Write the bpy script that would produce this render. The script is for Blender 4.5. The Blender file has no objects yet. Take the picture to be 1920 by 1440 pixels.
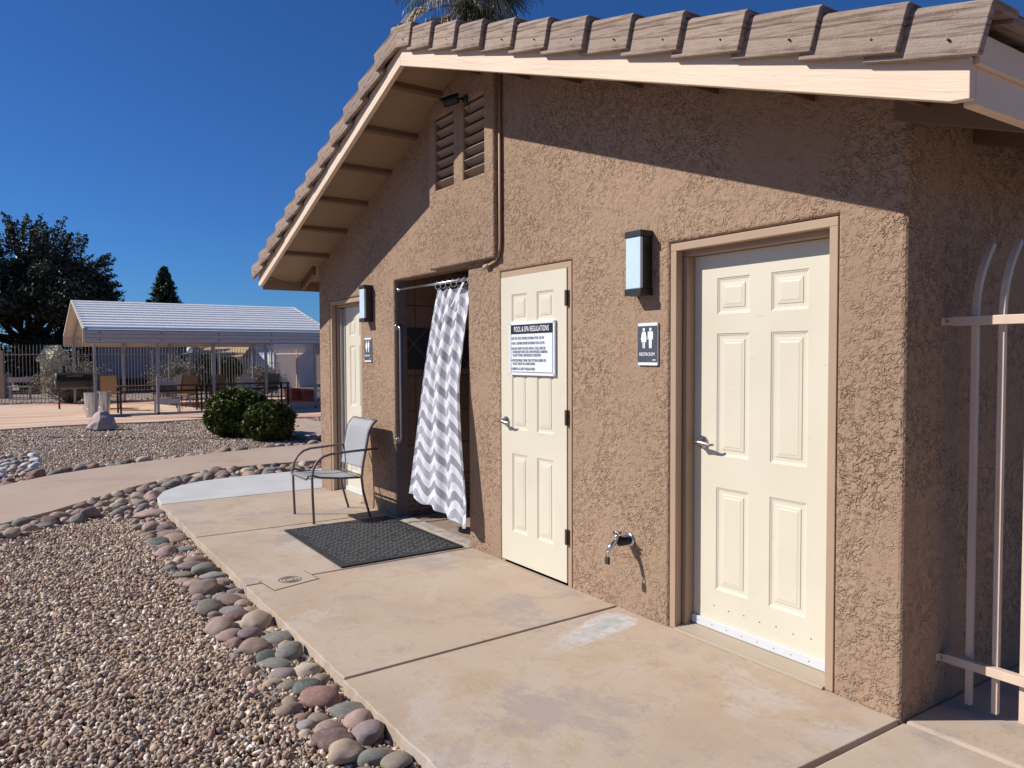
import bpy, bmesh, math, random
import numpy as np
from mathutils import Vector, Matrix, Euler
R = math.radians
rng = random.Random(7)
nrng = np.random.default_rng(11)
sc = bpy.context.scene
col = sc.collection

# ------------------------------------------------------------------ camera
YAW, PITCH, ROLL, FPX, CAMH = 0.59124, -0.037527, -0.004135, 1426.69, 1.53
F = Vector((-math.cos(YAW)*math.cos(PITCH), math.sin(YAW)*math.cos(PITCH), math.sin(PITCH)))
Rt = F.cross(Vector((0, 0, 1))).normalized(); Up = Rt.cross(F)
c_, s_ = math.cos(ROLL), math.sin(ROLL)
Rt, Up = c_*Rt + s_*Up, -s_*Rt + c_*Up
cam = bpy.data.cameras.new('camera'); camo = bpy.data.objects.new('camera', cam); col.objects.link(camo)
cam.sensor_width = 36; cam.lens = FPX/1920*36; cam.clip_end = 3000; cam.clip_start = 0.05
camo.matrix_world = Matrix(((Rt.x, Up.x, -F.x, 0), (Rt.y, Up.y, -F.y, 0), (Rt.z, Up.z, -F.z, CAMH), (0, 0, 0, 1)))
sc.camera = camo

# ------------------------------------------------------------------ light
SUN = Vector((.67, 1, -.90)).normalized()
sl = bpy.data.lights.new('sun', 'SUN'); so = bpy.data.objects.new('sun', sl); col.objects.link(so)
sl.energy = 5.0; sl.angle = R(.53); sl.color = (1, .94, .86)
so.rotation_euler = SUN.to_track_quat('-Z', 'Y').to_euler()
w = bpy.data.worlds.new('World'); sc.world = w; w.use_nodes = True
nt = w.node_tree; nt.nodes.clear()
sky = nt.nodes.new('ShaderNodeTexSky'); sky.sky_type = 'NISHITA'; sky.sun_disc = False
sky.sun_elevation = math.asin(-SUN.z); sky.sun_rotation = math.atan2(-SUN.x, -SUN.y)
sky.altitude = 1400; sky.air_density = 1.0; sky.dust_density = 0.9; sky.ozone_density = 5.0
bg = nt.nodes.new('ShaderNodeBackground'); bg.inputs[1].default_value = .050
wo = nt.nodes.new('ShaderNodeOutputWorld')
tint = nt.nodes.new('ShaderNodeMix'); tint.data_type = 'RGBA'; tint.blend_type = 'MULTIPLY'; tint.inputs[0].default_value = 1; tint.inputs[7].default_value = (.50, 1.0, 1.62, 1)
nt.links.new(sky.outputs[0], tint.inputs[6]); nt.links.new(tint.outputs[2], bg.inputs[0]); nt.links.new(bg.outputs[0], wo.inputs[0])
sc.view_settings.view_transform = 'Standard'; sc.view_settings.look = 'None'
sc.view_settings.exposure = 0.20

# ------------------------------------------------------------------ node helpers
class Mt:
    def __init__(s, name, rough=.8, spec=.3, metal=0):
        s.m = bpy.data.materials.new(name); s.m.use_nodes = True
        s.t = s.m.node_tree; s.b = s.t.nodes['Principled BSDF']
        s.b.inputs['Roughness'].default_value = rough; s.b.inputs['Metallic'].default_value = metal
        s.b.inputs['Specular IOR Level'].default_value = spec
    def n(s, typ, **k):
        x = s.t.nodes.new(typ)
        for a, v in k.items(): setattr(x, a, v)
        return x
    def L(s, a, b): s.t.links.new(a, b)
    def pos(s, mode='world', scale=(1, 1, 1), loc=(0, 0, 0), rot=(0, 0, 0)):
        if mode == 'world': o = s.n('ShaderNodeNewGeometry').outputs['Position']
        elif mode == 'uv': o = s.n('ShaderNodeTexCoord').outputs['UV']
        else: o = s.n('ShaderNodeTexCoord').outputs['Object']
        mp = s.n('ShaderNodeMapping'); mp.inputs['Scale'].default_value = scale; mp.inputs['Location'].default_value = loc
        mp.inputs['Rotation'].default_value = rot
        s.L(o, mp.inputs[0]); return mp.outputs[0]
    def noise(s, v, scale, detail=4, rough=.55, dist=0):
        x = s.n('ShaderNodeTexNoise'); s.L(v, x.inputs['Vector'])
        x.inputs['Scale'].default_value = scale; x.inputs['Detail'].default_value = detail
        x.inputs['Roughness'].default_value = rough; x.inputs['Distortion'].default_value = dist
        return x.outputs['Fac']
    def vor(s, v, scale, feature='F1', out='Distance', rnd=1):
        x = s.n('ShaderNodeTexVoronoi', feature=feature); s.L(v, x.inputs['Vector'])
        x.inputs['Scale'].default_value = scale; x.inputs['Randomness'].default_value = rnd
        return x.outputs[out]
    def ramp(s, f, stops, interp='LINEAR'):
        x = s.n('ShaderNodeValToRGB'); x.color_ramp.interpolation = interp
        e = x.color_ramp.elements
        while len(e) < len(stops): e.new(.5)
        for i, (p, c) in enumerate(stops):
            e[i].position = p
            e[i].color = (c, c, c, 1) if isinstance(c, (int, float)) else (*c, 1)
        s.L(f, x.inputs[0]); return x.outputs[0]
    def mix(s, f, a, b, typ='MIX'):
        x = s.n('ShaderNodeMix', data_type='RGBA', blend_type=typ)
        for sock, v in ((x.inputs[0], f), (x.inputs[6], a), (x.inputs[7], b)):
            if isinstance(v, (int, float)): sock.default_value = v
            elif isinstance(v, tuple): sock.default_value = (*v, 1)
            else: s.L(v, sock)
        return x.outputs[2]
    def math(s, op, a, b=0, c=None):
        x = s.n('ShaderNodeMath', operation=op)
        for i, v in enumerate((a, b, c)):
            if v is None: continue
            if isinstance(v, (int, float)): x.inputs[i].default_value = v
            else: s.L(v, x.inputs[i])
        return x.outputs[0]
    def sep(s, v):
        x = s.n('ShaderNodeSeparateXYZ'); s.L(v, x.inputs[0]); return x.outputs
    def bump(s, h, dist=.01, strength=1, prev=None):
        x = s.n('ShaderNodeBump'); x.inputs['Distance'].default_value = dist; x.inputs['Strength'].default_value = strength
        s.L(h, x.inputs['Height'])
        if prev is not None: s.L(prev, x.inputs['Normal'])
        s.L(x.outputs[0], s.b.inputs['Normal']); return x.outputs[0]
    def color(s, c):
        if isinstance(c, tuple): s.b.inputs['Base Color'].default_value = (*c, 1)
        else: s.L(c, s.b.inputs['Base Color'])
        return s
    def island(s): return s.n('ShaderNodeNewGeometry').outputs['Random Per Island']
    def objrand(s): return s.n('ShaderNodeObjectInfo').outputs['Random']

def plain(name, c, rough=.6, spec=.3, metal=0, var=.06, scale=6, bump=0, bscale=60):
    m = Mt(name, rough, spec, metal); p = m.pos('world')
    f = m.noise(p, scale, 3)
    d = tuple(max(0, x*(1-var*2)) for x in c); l = tuple(min(1, x*(1+var*1.2)) for x in c)
    m.color(m.ramp(f, [(.3, d), (.7, l)]))
    if bump: m.bump(m.noise(p, bscale, 4), bump)
    return m.m

# ------------------------------------------------------------------ materials
def mk_stucco(name, base):
    m = Mt(name, .92, .15); p = m.pos('world')
    big = m.noise(p, 1.1, 3); md = m.noise(p, 9, 4)
    a = tuple(x*.9 for x in base); b = tuple(min(1, x*1.08) for x in base)
    c1 = m.ramp(big, [(.3, a), (.7, b)]); c2 = m.mix(m.ramp(md, [(.35, 0.0), (.75, .22)]), c1, tuple(x*.86 for x in base))
    # knockdown plateaus cut by short wormy crevices
    def worm(sc_, wid, lo, hi, seed):
        q = m.pos('world', (1, 1, 1), (seed, seed*.7, -seed))
        d = m.math('ABSOLUTE', m.math('SUBTRACT', m.noise(q, sc_, 1.5, .5, .7), .5))
        v = m.ramp(d, [(0, 1.0), (wid, 0.0)])
        k = m.ramp(m.noise(q, sc_*.62, 2, .5), [(lo, 0.0), (hi, 1.0)])
        return m.math('MULTIPLY', v, k)
    w1 = worm(31, .075, .46, .56, 1.3); w2 = worm(56, .085, .46, .58, 7.7)
    n1 = m.ramp(m.noise(p, 30, 2, .5, .5), [(.40, 0.0), (.60, 1.0)])
    h = m.math('MULTIPLY_ADD', w1, -1.0, m.math('MULTIPLY', w2, -.7))
    h = m.math('MULTIPLY_ADD', n1, .45, h)
    h = m.math('MULTIPLY', h, m.ramp(m.noise(p, 2.2, 4, .6), [(.36, .25), (.62, 1.0)]))
    h = m.math('MULTIPLY_ADD', m.noise(p, 190, 2), .10, h)
    m.color(c2); m.bump(h, .0085, 1.0); return m.m
STUCCO = mk_stucco('stucco', (.338, .230, .157))
TRIM = plain('trim_paint', (.385, .27, .185), .55, .35, var=.03, scale=3, bump=.0008, bscale=40)
def mk_paint(name, c, rough=.5, grain=(1, 14, 14), gb=.0025, dark=.9, ang=0):
    m = Mt(name, rough, .35); p0 = m.pos('world', rot=(0, ang, 0)); mp = m.n('ShaderNodeMapping'); mp.inputs['Scale'].default_value = grain; m.L(p0, mp.inputs[0]); p = mp.outputs[0]
    f = m.noise(p, 3, 5, .6, .6); q = m.pos('world'); g = m.noise(q, 2, 3)
    cc = m.ramp(g, [(.3, tuple(x*dark for x in c)), (.7, c)])
    cr = m.ramp(m.noise(p, 6, 3, .7, 1.5), [(.30, 1.0), (.345, 0.0)])
    cc = m.mix(m.math('MULTIPLY', cr, .35), cc, tuple(x*.5 for x in c))
    m.color(cc); m.bump(f, gb, .6); return m.m
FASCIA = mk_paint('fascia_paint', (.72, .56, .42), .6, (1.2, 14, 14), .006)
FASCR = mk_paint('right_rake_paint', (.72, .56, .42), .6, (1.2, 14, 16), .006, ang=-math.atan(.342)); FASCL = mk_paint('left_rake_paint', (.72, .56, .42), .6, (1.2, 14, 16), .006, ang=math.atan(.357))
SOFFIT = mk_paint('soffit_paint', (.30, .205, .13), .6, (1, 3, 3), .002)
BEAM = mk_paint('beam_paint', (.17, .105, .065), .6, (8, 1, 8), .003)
def mk_door():
    m = Mt('door_paint', .38, .45); p = m.pos('world')
    g = m.noise(p, 1.6, 3)
    c = m.ramp(g, [(.3, (.60, .555, .435)), (.7, (.645, .60, .48))])
    sm = m.ramp(m.noise(m.pos('world', (3, 3, 16)), 2.2, 3), [(.69, 0.0), (.78, .55)])
    c = m.mix(sm, c, (.66, .53, .38))
    gr = m.ramp(m.noise(m.pos('world', (1, 1, 1), (2, 0, 6)), 3.5, 7, .75), [(.50, 0.0), (.72, .16)]); c = m.mix(gr, c, (.47, .40, .30))
    sc2 = m.ramp(m.noise(m.pos('world', (5, 5, 40), (3, 0, 1)), 1.4, 2, .5), [(.735, 0.0), (.75, .35)]); c = m.mix(sc2, c, (.40, .34, .27))
    m.color(c); m.bump(m.noise(p, 130, 2), .0006); return m.m
DOOR = mk_door()
def mk_tile(name, ang=0):
    m = Mt(name, .95, .1); p = m.pos('obj', (1, 1, 1), rot=(0, ang, 0))
    mp = m.n('ShaderNodeMapping'); mp.inputs['Scale'].default_value = (1.6, 3, 34); m.L(p, mp.inputs[0])
    r = m.objrand(); isl = m.island()
    streak = m.noise(mp.outputs[0], 1.6, 5, .65, .25)
    pit = m.noise(m.pos('obj'), 90, 3, .7)
    b = m.ramp(m.mix(.5, r, isl) if False else r, [(0, (.28, .215, .17)), (.35, (.345, .265, .21)), (.65, (.29, .23, .19)), (1, (.38, .295, .23))])
    c = m.mix(m.ramp(streak, [(.38, .95), (.54, 0.0)]), b, (.125, .085, .07))
    c = m.mix(m.ramp(pit, [(.60, 0.0), (.72, .4)]), c, (.52, .42, .36))
    c = m.mix(m.ramp(m.noise(m.pos('obj'), 7, 3), [(.4, 0.0), (.75, .35)]), c, (.42, .32, .265))
    h = m.math('MULTIPLY_ADD', streak, 1.4, m.math('MULTIPLY', pit, .5))
    m.color(c); m.bump(h, .007, .9); return m.m
TILE = mk_tile('concrete_roof_tile'); TILER = mk_tile('right_rake_tile_concrete', -R(14.7)); TILEL = mk_tile('left_rake_tile_concrete', R(15.4))

def mk_concrete(name, tint=(1, 1, 1), patch=True, stains=1.0):
    m = Mt(name, .82, .25); p = m.pos('world')
    def T(c): return tuple(c[i]*tint[i] for i in range(3))
    n1 = m.noise(p, .9, 6, .65, .2); n2 = m.noise(p, 1.7, 8, .72, .25); n3 = m.noise(m.pos('world', (1, 1, 1), (5, 3, 0)), 1.3, 8, .72, .2)
    n4 = m.noise(p, 28, 5, .7); n5 = m.noise(m.pos('world', (1, 1, 1), (9, 1, 0)), 7, 6, .7, .5)
    c = m.ramp(n1, [(.32, T((.50, .355, .255))), (.5, T((.575, .425, .305))), (.68, T((.60, .46, .345)))])
    c = m.mix(m.ramp(n3, [(.53, 0.0), (.60, .50*stains)]), c, T((.53, .37, .235)))         # ochre
    c = m.mix(m.ramp(n2, [(.52, 0.0), (.60, .55*stains)]), c, T((.445, .345, .29)))         # grey mauve
    c = m.mix(m.ramp(m.noise(m.pos('world', (1, 1, 1), (2, 7, 0)), 1.6, 7, .72, .2), [(.55, 0.0), (.62, .42*stains)]), c, T((.62, .50, .42)))
    c = m.mix(m.ramp(n5, [(.60, 0.0), (.72, .35)]), c, T((.40, .28, .20)))
    c = m.mix(m.ramp(n4, [(.35, .12), (.7, 0.0)]), c, T((.33, .25, .2)))
    spk = m.ramp(m.noise(p, 70, 2, .5), [(.70, 0.0), (.73, .45)])
    c = m.mix(spk, c, T((.27, .19, .14)))
    if patch:   # dried mineral deposit under the tap
        x, y, z = m.sep(p)[0:3]
        ax, ay, bx, by = -3.27, 2.90, -3.09, 2.28
        dx, dy = bx-ax, by-ay; ll = dx*dx+dy*dy
        px = m.math('SUBTRACT', x, ax); py = m.math('SUBTRACT', y, ay)
        hh = m.math('ADD', m.math('MULTIPLY', px, dx/ll), m.math('MULTIPLY', py, dy/ll))
        h = m.math('MINIMUM', m.math('MAXIMUM', hh, 0), 1)
        ex = m.math('SUBTRACT', px, m.math('MULTIPLY', h, dx)); ey = m.math('SUBTRACT', py, m.math('MULTIPLY', h, dy))
        d = m.math('SQRT', m.math('ADD', m.math('MULTIPLY', ex, ex), m.math('MULTIPLY', ey, ey)))
        d = m.math('ADD', d, m.math('MULTIPLY', m.math('SUBTRACT', m.noise(p, 14, 5, .65), .5), .10))
        r = m.math('SUBTRACT', .125, m.math('MULTIPLY', h, .085))
        q = m.math('SUBTRACT', r, d)
        msk = m.ramp(m.math('MULTIPLY_ADD', q, 20, .3), [(.1, 0.0), (.5, 1.0)])
        fade = m.ramp(h, [(.35, .85), (1, .08)])
        tex = m.ramp(m.noise(m.pos('world', (2, 1, 1)), 16, 5, .7, 1), [(.35, (.37, .38, .385)), (.6, (.56, .55, .55))])
        core = m.ramp(m.math('MULTIPLY_ADD', q, 9, 0), [(.55, 0.0), (.95, .5)])
        tex = m.mix(core, tex, (.26, .34, .32))
        c = m.mix(m.math('MULTIPLY', msk, fade), c, tex)
        edge = m.ramp(m.math('ABSOLUTE', m.math('SUBTRACT', q, 0.004)), [(.0, .5), (.012, 0.0)])
        c = m.mix(m.math('MULTIPLY', edge, fade), c, (.62, .49, .40))
    sm = m.ramp(m.noise(m.pos('world', (1, 1, 1), (1, 8, 0)), 5.5, 7, .75, .1), [(.655, 0.0), (.675, .5)])   # small damp looking spots
    c = m.mix(sm, c, T((.33, .235, .16)))
    br_ = m.n('ShaderNodeTexWave', wave_type='BANDS', bands_direction='X'); m.L(m.pos('world', (1, .06, 1)), br_.inputs[0]); br_.inputs['Scale'].default_value = 22; br_.inputs['Distortion'].default_value = 1.2; br_.inputs['Detail'].default_value = 3
    c = m.mix(m.math('MULTIPLY', br_.outputs['Fac'], m.ramp(m.noise(p, 1.3, 3), [(.5, 0.0), (.65, .12)])), c, T((.66, .53, .42)))
    rd = m.math('ABSOLUTE', m.math('SUBTRACT', m.noise(m.pos('world', (1, 1, 1), (4, 4, 0)), .8, 6, .6, .3), .5))
    c = m.mix(m.ramp(rd, [(0.0, .28), (.0018, 0.0)]), c, T((.28, .2, .15)))     # hairline cracks
    m.color(c)
    h = m.math('MULTIPLY_ADD', m.noise(p, 60, 5, .7), .5, m.noise(m.pos('world', (1, 6, 1)), 12, 3))
    m.bump(h, .0022, .6)
    rr = m.ramp(n2, [(.3, .72), (.7, .9)]); m.L(rr, m.b.inputs['Roughness'])
    return m.m
CONC = mk_concrete('patio_concrete', (.81, .87, .92), stains=1.5)
PATHC = mk_concrete('path_concrete', (.78, .80, .85), False, .35)
GREYC = plain('grey_painted_concrete', (.52, .52, .51), .75, .2, var=.05, scale=2, bump=.001)
def mk_plaza():
    m = Mt('streaked_concrete', .85, .2)
    f = m.noise(m.pos('world', (1.0, .10, 1)), 1.5, 4, .6, .7)
    c = m.ramp(f, [(.36, (.52, .27, .17)), (.45, (.60, .36, .24)), (.50, (.62, .48, .37)), (.57, (.62, .50, .39)), (.64, (.54, .30, .19))])
    m.color(c); m.bump(m.noise(m.pos('world'), 30, 3), .002); return m.m
PLAZA = mk_plaza()
def mk_ground():
    m = Mt('desert_ground', .95, .1); p = m.pos('world')
    v = m.vor(p, 38, 'F1', 'Color'); g = m.sep(v)[0]
    c = m.ramp(g, [(0, (.12, .085, .07)), (.4, (.28, .21, .18)), (.75, (.36, .28, .24)), (1, (.52, .44, .39))])
    m.color(c); m.bump(m.vor(p, 38), .02, .8); return m.m
GROUND = mk_ground()
def mk_gravel():
    m = Mt('gravel', .85, .25); i = m.island()
    c = m.ramp(i, [(0, (.15, .11, .10)), (.14, (.34, .23, .19)), (.28, (.45, .35, .29)), (.40, (.27, .25, .22)), (.50, (.38, .31, .22)), (.60, (.53, .42, .33)),
                   (.70, (.34, .21, .18)), (.78, (.24, .25, .235)), (.82, (.62, .53, .45)), (.91, (.86, .82, .78)), (1, (.46, .33, .18))])
    c = m.mix(m.ramp(m.noise(m.pos('world'), 120, 3), [(.35, .25), (.65, 0.0)]), c, (.20, .15, .12)); c = m.mix(1, c, (1.08, 1.04, .97), 'MULTIPLY')
    m.color(c); return m.m
GRAVEL = mk_gravel()
def mk_rock(name, c, c2=None, white=0):
    m = Mt(name, .7, .3); p = m.pos('obj'); c2 = c2 or tuple(x*.72 for x in c)
    f = m.noise(p, 2.2, 5, .6, .8); r = m.objrand()
    k = m.ramp(f, [(.33, c2), (.66, c)])
    k = m.mix(m.ramp(r, [(0, .28), (.5, 0.0)]), k, tuple(x*.6 for x in c)); k = m.mix(m.ramp(r, [(.6, 0.0), (1, .2)]), k, (.60, .50, .42))
    k = m.mix(m.ramp(m.noise(p, 26, 4, .7), [(.56, 0.0), (.7, .35)]), k, tuple(x*.55 for x in c))
    vein = m.ramp(m.math('ABSOLUTE', m.math('SUBTRACT', m.noise(p, 1.3, 3, .5, 1), .5)), [(.0, .35), (.012, 0.0)])
    k = m.mix(vein, k, (.60, .50, .43)); k = m.mix(m.ramp(m.noise(p, 5, 4, .7), [(.5, 0.0), (.7, .3)]), k, (.40, .33, .27))
    m.color(k); m.bump(m.noise(p, 14, 5, .65), .05, .35); return m.m
ROCKM = {'tan': mk_rock('river_rock_tan', (.43, .32, .235)), 'pink': mk_rock('river_rock_pink', (.42, .29, .245)),
         'grey green': mk_rock('river_rock_grey_green', (.225, .222, .195)), 'mauve': mk_rock('river_rock_mauve', (.27, .205, .205)),
         'dark brown': mk_rock('river_rock_dark_brown', (.19, .12, .11)), 'brown': mk_rock('river_rock_brown', (.32, .225, .175)),
         'red': mk_rock('river_rock_red', (.33, .185, .15)), 'grey': mk_rock('river_rock_grey', (.29, .275, .265)),
         'dark green': mk_rock('river_rock_dark_green', (.125, .14, .125)), 'cream': mk_rock('river_rock_cream', (.56, .46, .35)),
         'olive': mk_rock('river_rock_olive', (.25, .215, .165)), 'white': mk_rock('white_painted_rock', (.78, .78, .78), (.6, .6, .62))}
DARKM = plain('dark_bronze_metal', (.018, .017, .019), .4, .5, var=.1)
BLACK = plain('black_paint', (.015, .015, .016), .45, .5, var=.1)
RUBBER = plain('black_rubber', (.03, .03, .032), .65, .4, var=.15, scale=30)
RIDGE = plain('worn_rubber_ridge', (.11, .11, .11), .6, .4, var=.2, scale=30)
CHROME = plain('satin_nickel', (.55, .52, .46), .28, .5, 1.0, var=.05)
STEEL = plain('brushed_steel', (.60, .60, .62), .25, .5, 1.0, var=.05)
HINGE = plain('old_bronze', (.16, .12, .09), .45, .5, .7, var=.15)
GLASS = plain('frosted_diffuser', (.52, .66, .72), .18, .6, var=.03)
SIGNW = plain('white_plastic', (.72, .74, .80), .4, .4, var=.02)
SIGNG = plain('slate_plastic', (.062, .072, .092), .45, .4, var=.04)
INK = plain('black_ink', (.012, .014, .025), .5, .3, var=.05)
INKG = plain('grey_ink', (.10, .12, .16), .5, .3, var=.2, scale=25)
WHITEINK = plain('white_ink', (.78, .80, .84), .5, .3, var=.02)
GRAB = plain('grab_bar_metal', (.36, .33, .33), .33, .5, .9, var=.05)
VINYL = plain('white_vinyl', (.60, .61, .62), .4, .4, var=.02)
WEATHER = plain('weatherstrip_metal', (.42, .40, .37), .4, .5, .4, var=.05)
PADLOCK = plain('padlock_grey', (.05, .05, .055), .5, .4, .3)
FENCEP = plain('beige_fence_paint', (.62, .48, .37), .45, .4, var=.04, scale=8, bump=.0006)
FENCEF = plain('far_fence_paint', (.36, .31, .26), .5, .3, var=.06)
CHAIRF = plain('chair_frame_paint', (.15, .125, .12), .4, .4, var=.08)
SLINGD = plain('brown_frame', (.045, .026, .02), .5, .3, var=.1)
def mk_sling(name, a, b):
    m = Mt(name, .6, .3); p = m.pos('obj')
    wv = m.n('ShaderNodeTexWave', wave_type='BANDS', bands_direction='X'); wv.inputs['Scale'].default_value = 120; m.L(p, wv.inputs[0])
    m.color(m.mix(wv.outputs['Fac'], a, b)); m.bump(wv.outputs['Fac'], .0008); return m.m
SLING = mk_sling('grey_sling_fabric', (.34, .34, .355), (.40, .40, .415))
SLINGT = mk_sling('tan_sling_fabric', (.30, .19, .10), (.36, .235, .13))
def mk_curtain():
    m = Mt('chevron_cloth', .75, .2)
    uv = m.sep(m.pos('uv')); u, v = uv[0], uv[1]
    tri = m.math('PINGPONG', u, .165)
    q = m.math('ADD', v, m.math('MULTIPLY', tri, -.62))
    fr = m.math('FRACT', m.math('DIVIDE', q, .142))
    msk = m.ramp(fr, [(.49, 0.0), (.50, 1.0)], 'LINEAR')
    band = m.ramp(m.math('FRACT', m.math('DIVIDE', q, .284)), [(.49, 0.0), (.51, 1.0)])
    g = m.mix(band, (.33, .34, .40), (.45, .465, .53))
    c = m.mix(msk, (.80, .80, .83), g)
    m.color(c)
    w1 = m.noise(m.pos('uv', (6, 2, 1)), 5, 4, .6, 1.0)
    m.bump(w1, .012, .6)
    # thin cloth lets a little light through
    tr = m.n('ShaderNodeBsdfTranslucent'); m.L(c, tr.inputs[0]); mx = m.n('ShaderNodeMixShader'); mx.inputs[0].default_value = .22
    m.L(m.b.outputs[0], mx.inputs[1]); m.L(tr.outputs[0], mx.inputs[2])
    m.L(mx.outputs[0], m.t.nodes['Material Output'].inputs[0]); return m.m
CURT = mk_curtain()
def mk_brick(name, mapping, bw, rh, c1, c2, mortar, ms=.02, off=.5, bmp=.003, rot=(0, 0, 0)):
    m = Mt(name, .5, .4); p = m.pos('world', (1, 1, 1), (0, 0, 0), rot)
    s = m.sep(p); cb = m.n('ShaderNodeCombineXYZ')
    for i, a in enumerate(mapping): m.L(s[a], cb.inputs[i])
    b = m.n('ShaderNodeTexBrick'); m.L(cb.outputs[0], b.inputs['Vector'])
    b.offset = off; b.inputs['Scale'].default_value = 1; b.inputs['Brick Width'].default_value = bw; b.inputs['Row Height'].default_value = rh
    b.inputs['Mortar Size'].default_value = ms; b.inputs['Color1'].default_value = (*c1, 1); b.inputs['Color2'].default_value = (*c2, 1)
    b.inputs['Mortar'].default_value = (*mortar, 1); b.inputs['Bias'].default_value = 0
    m.color(m.mix(m.ramp(m.noise(p, 9, 4), [(.3, .35), (.7, 0.0)]), b.outputs['Color'], tuple(x*.5 for x in c1)))
    m.bump(b.outputs['Fac'], -bmp); return m.m
WTILE = mk_brick('brown_wall_tile', (1, 2, 0), .30, .335, (.22, .14, .09), (.28, .18, .12), (.10, .07, .055), .006, 0)
BTILE = mk_brick('brown_back_tile', (0, 2, 1), .30, .335, (.22, .14, .09), (.28, .18, .12), (.10, .07, .055), .006, 0)
FTILE = mk_brick('small_floor_tile', (1, 0, 2), .10, .052, (.30, .215, .165), (.37, .28, .22), (.42, .35, .30), .006, .5, .002)
MOSA = mk_brick('base_mosaic_tile', (1, 2, 0), .11, .055, (.23, .14, .095), (.15, .09, .065), (.3, .24, .2), .007, .5, .002)
BANDT = mk_brick('dark_diamond_tile', (1, 2, 0), .29, .29, (.03, .032, .04), (.045, .045, .055), (.17, .13, .10), .007, 0, .002, (R(45), 0, 0))
TANBAND = plain('sill_concrete', (.40, .36, .32), .8, .2, var=.15, scale=9, bump=.002)
THRESH = mk_paint('threshold', (.40, .33, .25), .5, (1.2, 20, 1), .002)
def mk_leaf(name, stops, rough=.55, trans=.0, spec=.35):
    m = Mt(name, rough, spec); i = m.island(); c = m.ramp(i, stops); m.color(c)
    if trans:
        tr = m.n('ShaderNodeBsdfTranslucent'); m.L(c, tr.inputs[0]); mx = m.n('ShaderNodeMixShader'); mx.inputs[0].default_value = trans
        m.L(m.b.outputs[0], mx.inputs[1]); m.L(tr.outputs[0], mx.inputs[2]); m.L(mx.outputs[0], m.t.nodes['Material Output'].inputs[0])
    return m.m
LEAFB = mk_leaf('boxwood_leaves', [(0, (.028, .045, .006)), (.5, (.06, .085, .010)), (.82, (.125, .15, .018)), (1, (.26, .25, .06))], .5, .15)
LEAFD = mk_leaf('dark_tree_leaves', [(0, (.012, .020, .010)), (.6, (.036, .042, .020)), (.88, (.095, .090, .052)), (1, (.20, .18, .13))], .5, .08)
LEAFC = mk_leaf('conifer_needles', [(0, (.012, .028, .012)), (.8, (.03, .055, .025)), (1, (.06, .09, .04))], .6)
LEAFS = mk_leaf('sage_leaves', [(0, (.16, .14, .115)), (.6, (.27, .25, .21)), (1, (.44, .41, .36))], .8)
PALMG = mk_leaf('palm_green', [(0, (.035, .055, .015)), (.7, (.07, .10, .03)), (1, (.14, .16, .06))], .45, .1, .5)
PALMD = mk_leaf('palm_dry', [(0, (.20, .14, .08)), (.5, (.34, .26, .16)), (1, (.55, .47, .35))], .7, .1)
TRUNK = plain('bark', (.055, .042, .034), .9, .1, var=.3, scale=9, bump=.02, bscale=18)
SHEET = plain('galvalume_sheet', (.78, .78, .78), .45, .4, .0, var=.03)
SHEETU = plain('cream_sheet', (.58, .52, .44), .5, .4, .0, var=.05)
SHEETF = plain('galvalume_fascia', (.46, .43, .42), .35, .5, .35, var=.03)
POSTM = plain('galvanised_post', (.30, .29, .30), .45, .5, .3, var=.08)
CANM = Mt('galvanised_can', .32, .5, .75)
_p = CANM.pos('obj', (1, 1, .15)); CANM.color(CANM.ramp(CANM.noise(_p, 22, 4), [(.35, (.42, .42, .40)), (.65, (.72, .73, .72))])); CANM = CANM.m
TERRA = plain('terracotta_plastic', (.48, .13, .07), .55, .3, var=.05)
ADIRM = plain('bone_plastic', (.68, .62, .55), .5, .3, var=.04)
def house(name, c): return plain(name, c, .8, .2, var=.04, scale=2)
HGREY, HWHITE, HBEIGE, HTAN, HYEL = house('grey_siding', (.20, .21, .26)), house('white_siding', (.78, .80, .84)), house('beige_siding', (.58, .47, .38)), house('tan_shingle', (.52, .36, .22)), house('yellow_stucco', (.74, .60, .34))
ROOFG = plain('grey_roof', (.20, .21, .24), .7, .3, var=.1)
DARKW = plain('near_black', (.03, .03, .035), .8, .2, var=.1)  # one near-black for vent backs, nails, screws, panes, skirting and cooler
BLOCK = plain('grey_block', (.20, .19, .19), .9, .1, var=.1)

# ------------------------------------------------------------------ object helpers
def tag(o, label=None, cat=None, group=None, kind=None):
    if label: o['label'] = label
    if cat: o['category'] = cat
    if group: o['group'] = group
    if kind: o['kind'] = kind
    return o
def empty(name, loc, label, cat, group=None, rz=0):
    o = bpy.data.objects.new(name, None); col.objects.link(o); o.location = loc; o.rotation_euler = (0, 0, rz)
    o.empty_display_size = .1
    return tag(o, label, cat, group)
def adopt(o, parent):
    if parent is not None:
        o.parent = parent
        M = Matrix.Identity(4); q = parent
        while q is not None:
            M = (q.matrix_parent_inverse @ q.matrix_basis) @ M if False else (q.matrix_parent_inverse if q.parent else Matrix.Identity(4)) @ q.matrix_basis @ M if False else M
            q = q.parent
        o.matrix_parent_inverse = world_of(parent).inverted()
    return o
def world_of(o):
    if o.parent: return world_of(o.parent) @ o.matrix_parent_inverse @ o.matrix_basis
    return o.matrix_basis.copy()
def copy_tree(o, parent=None):
    c = o.copy(); col.objects.link(c)
    if parent is not None: c.parent = parent
    for ch in list(o.children): copy_tree(ch, c)
    return c
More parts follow.
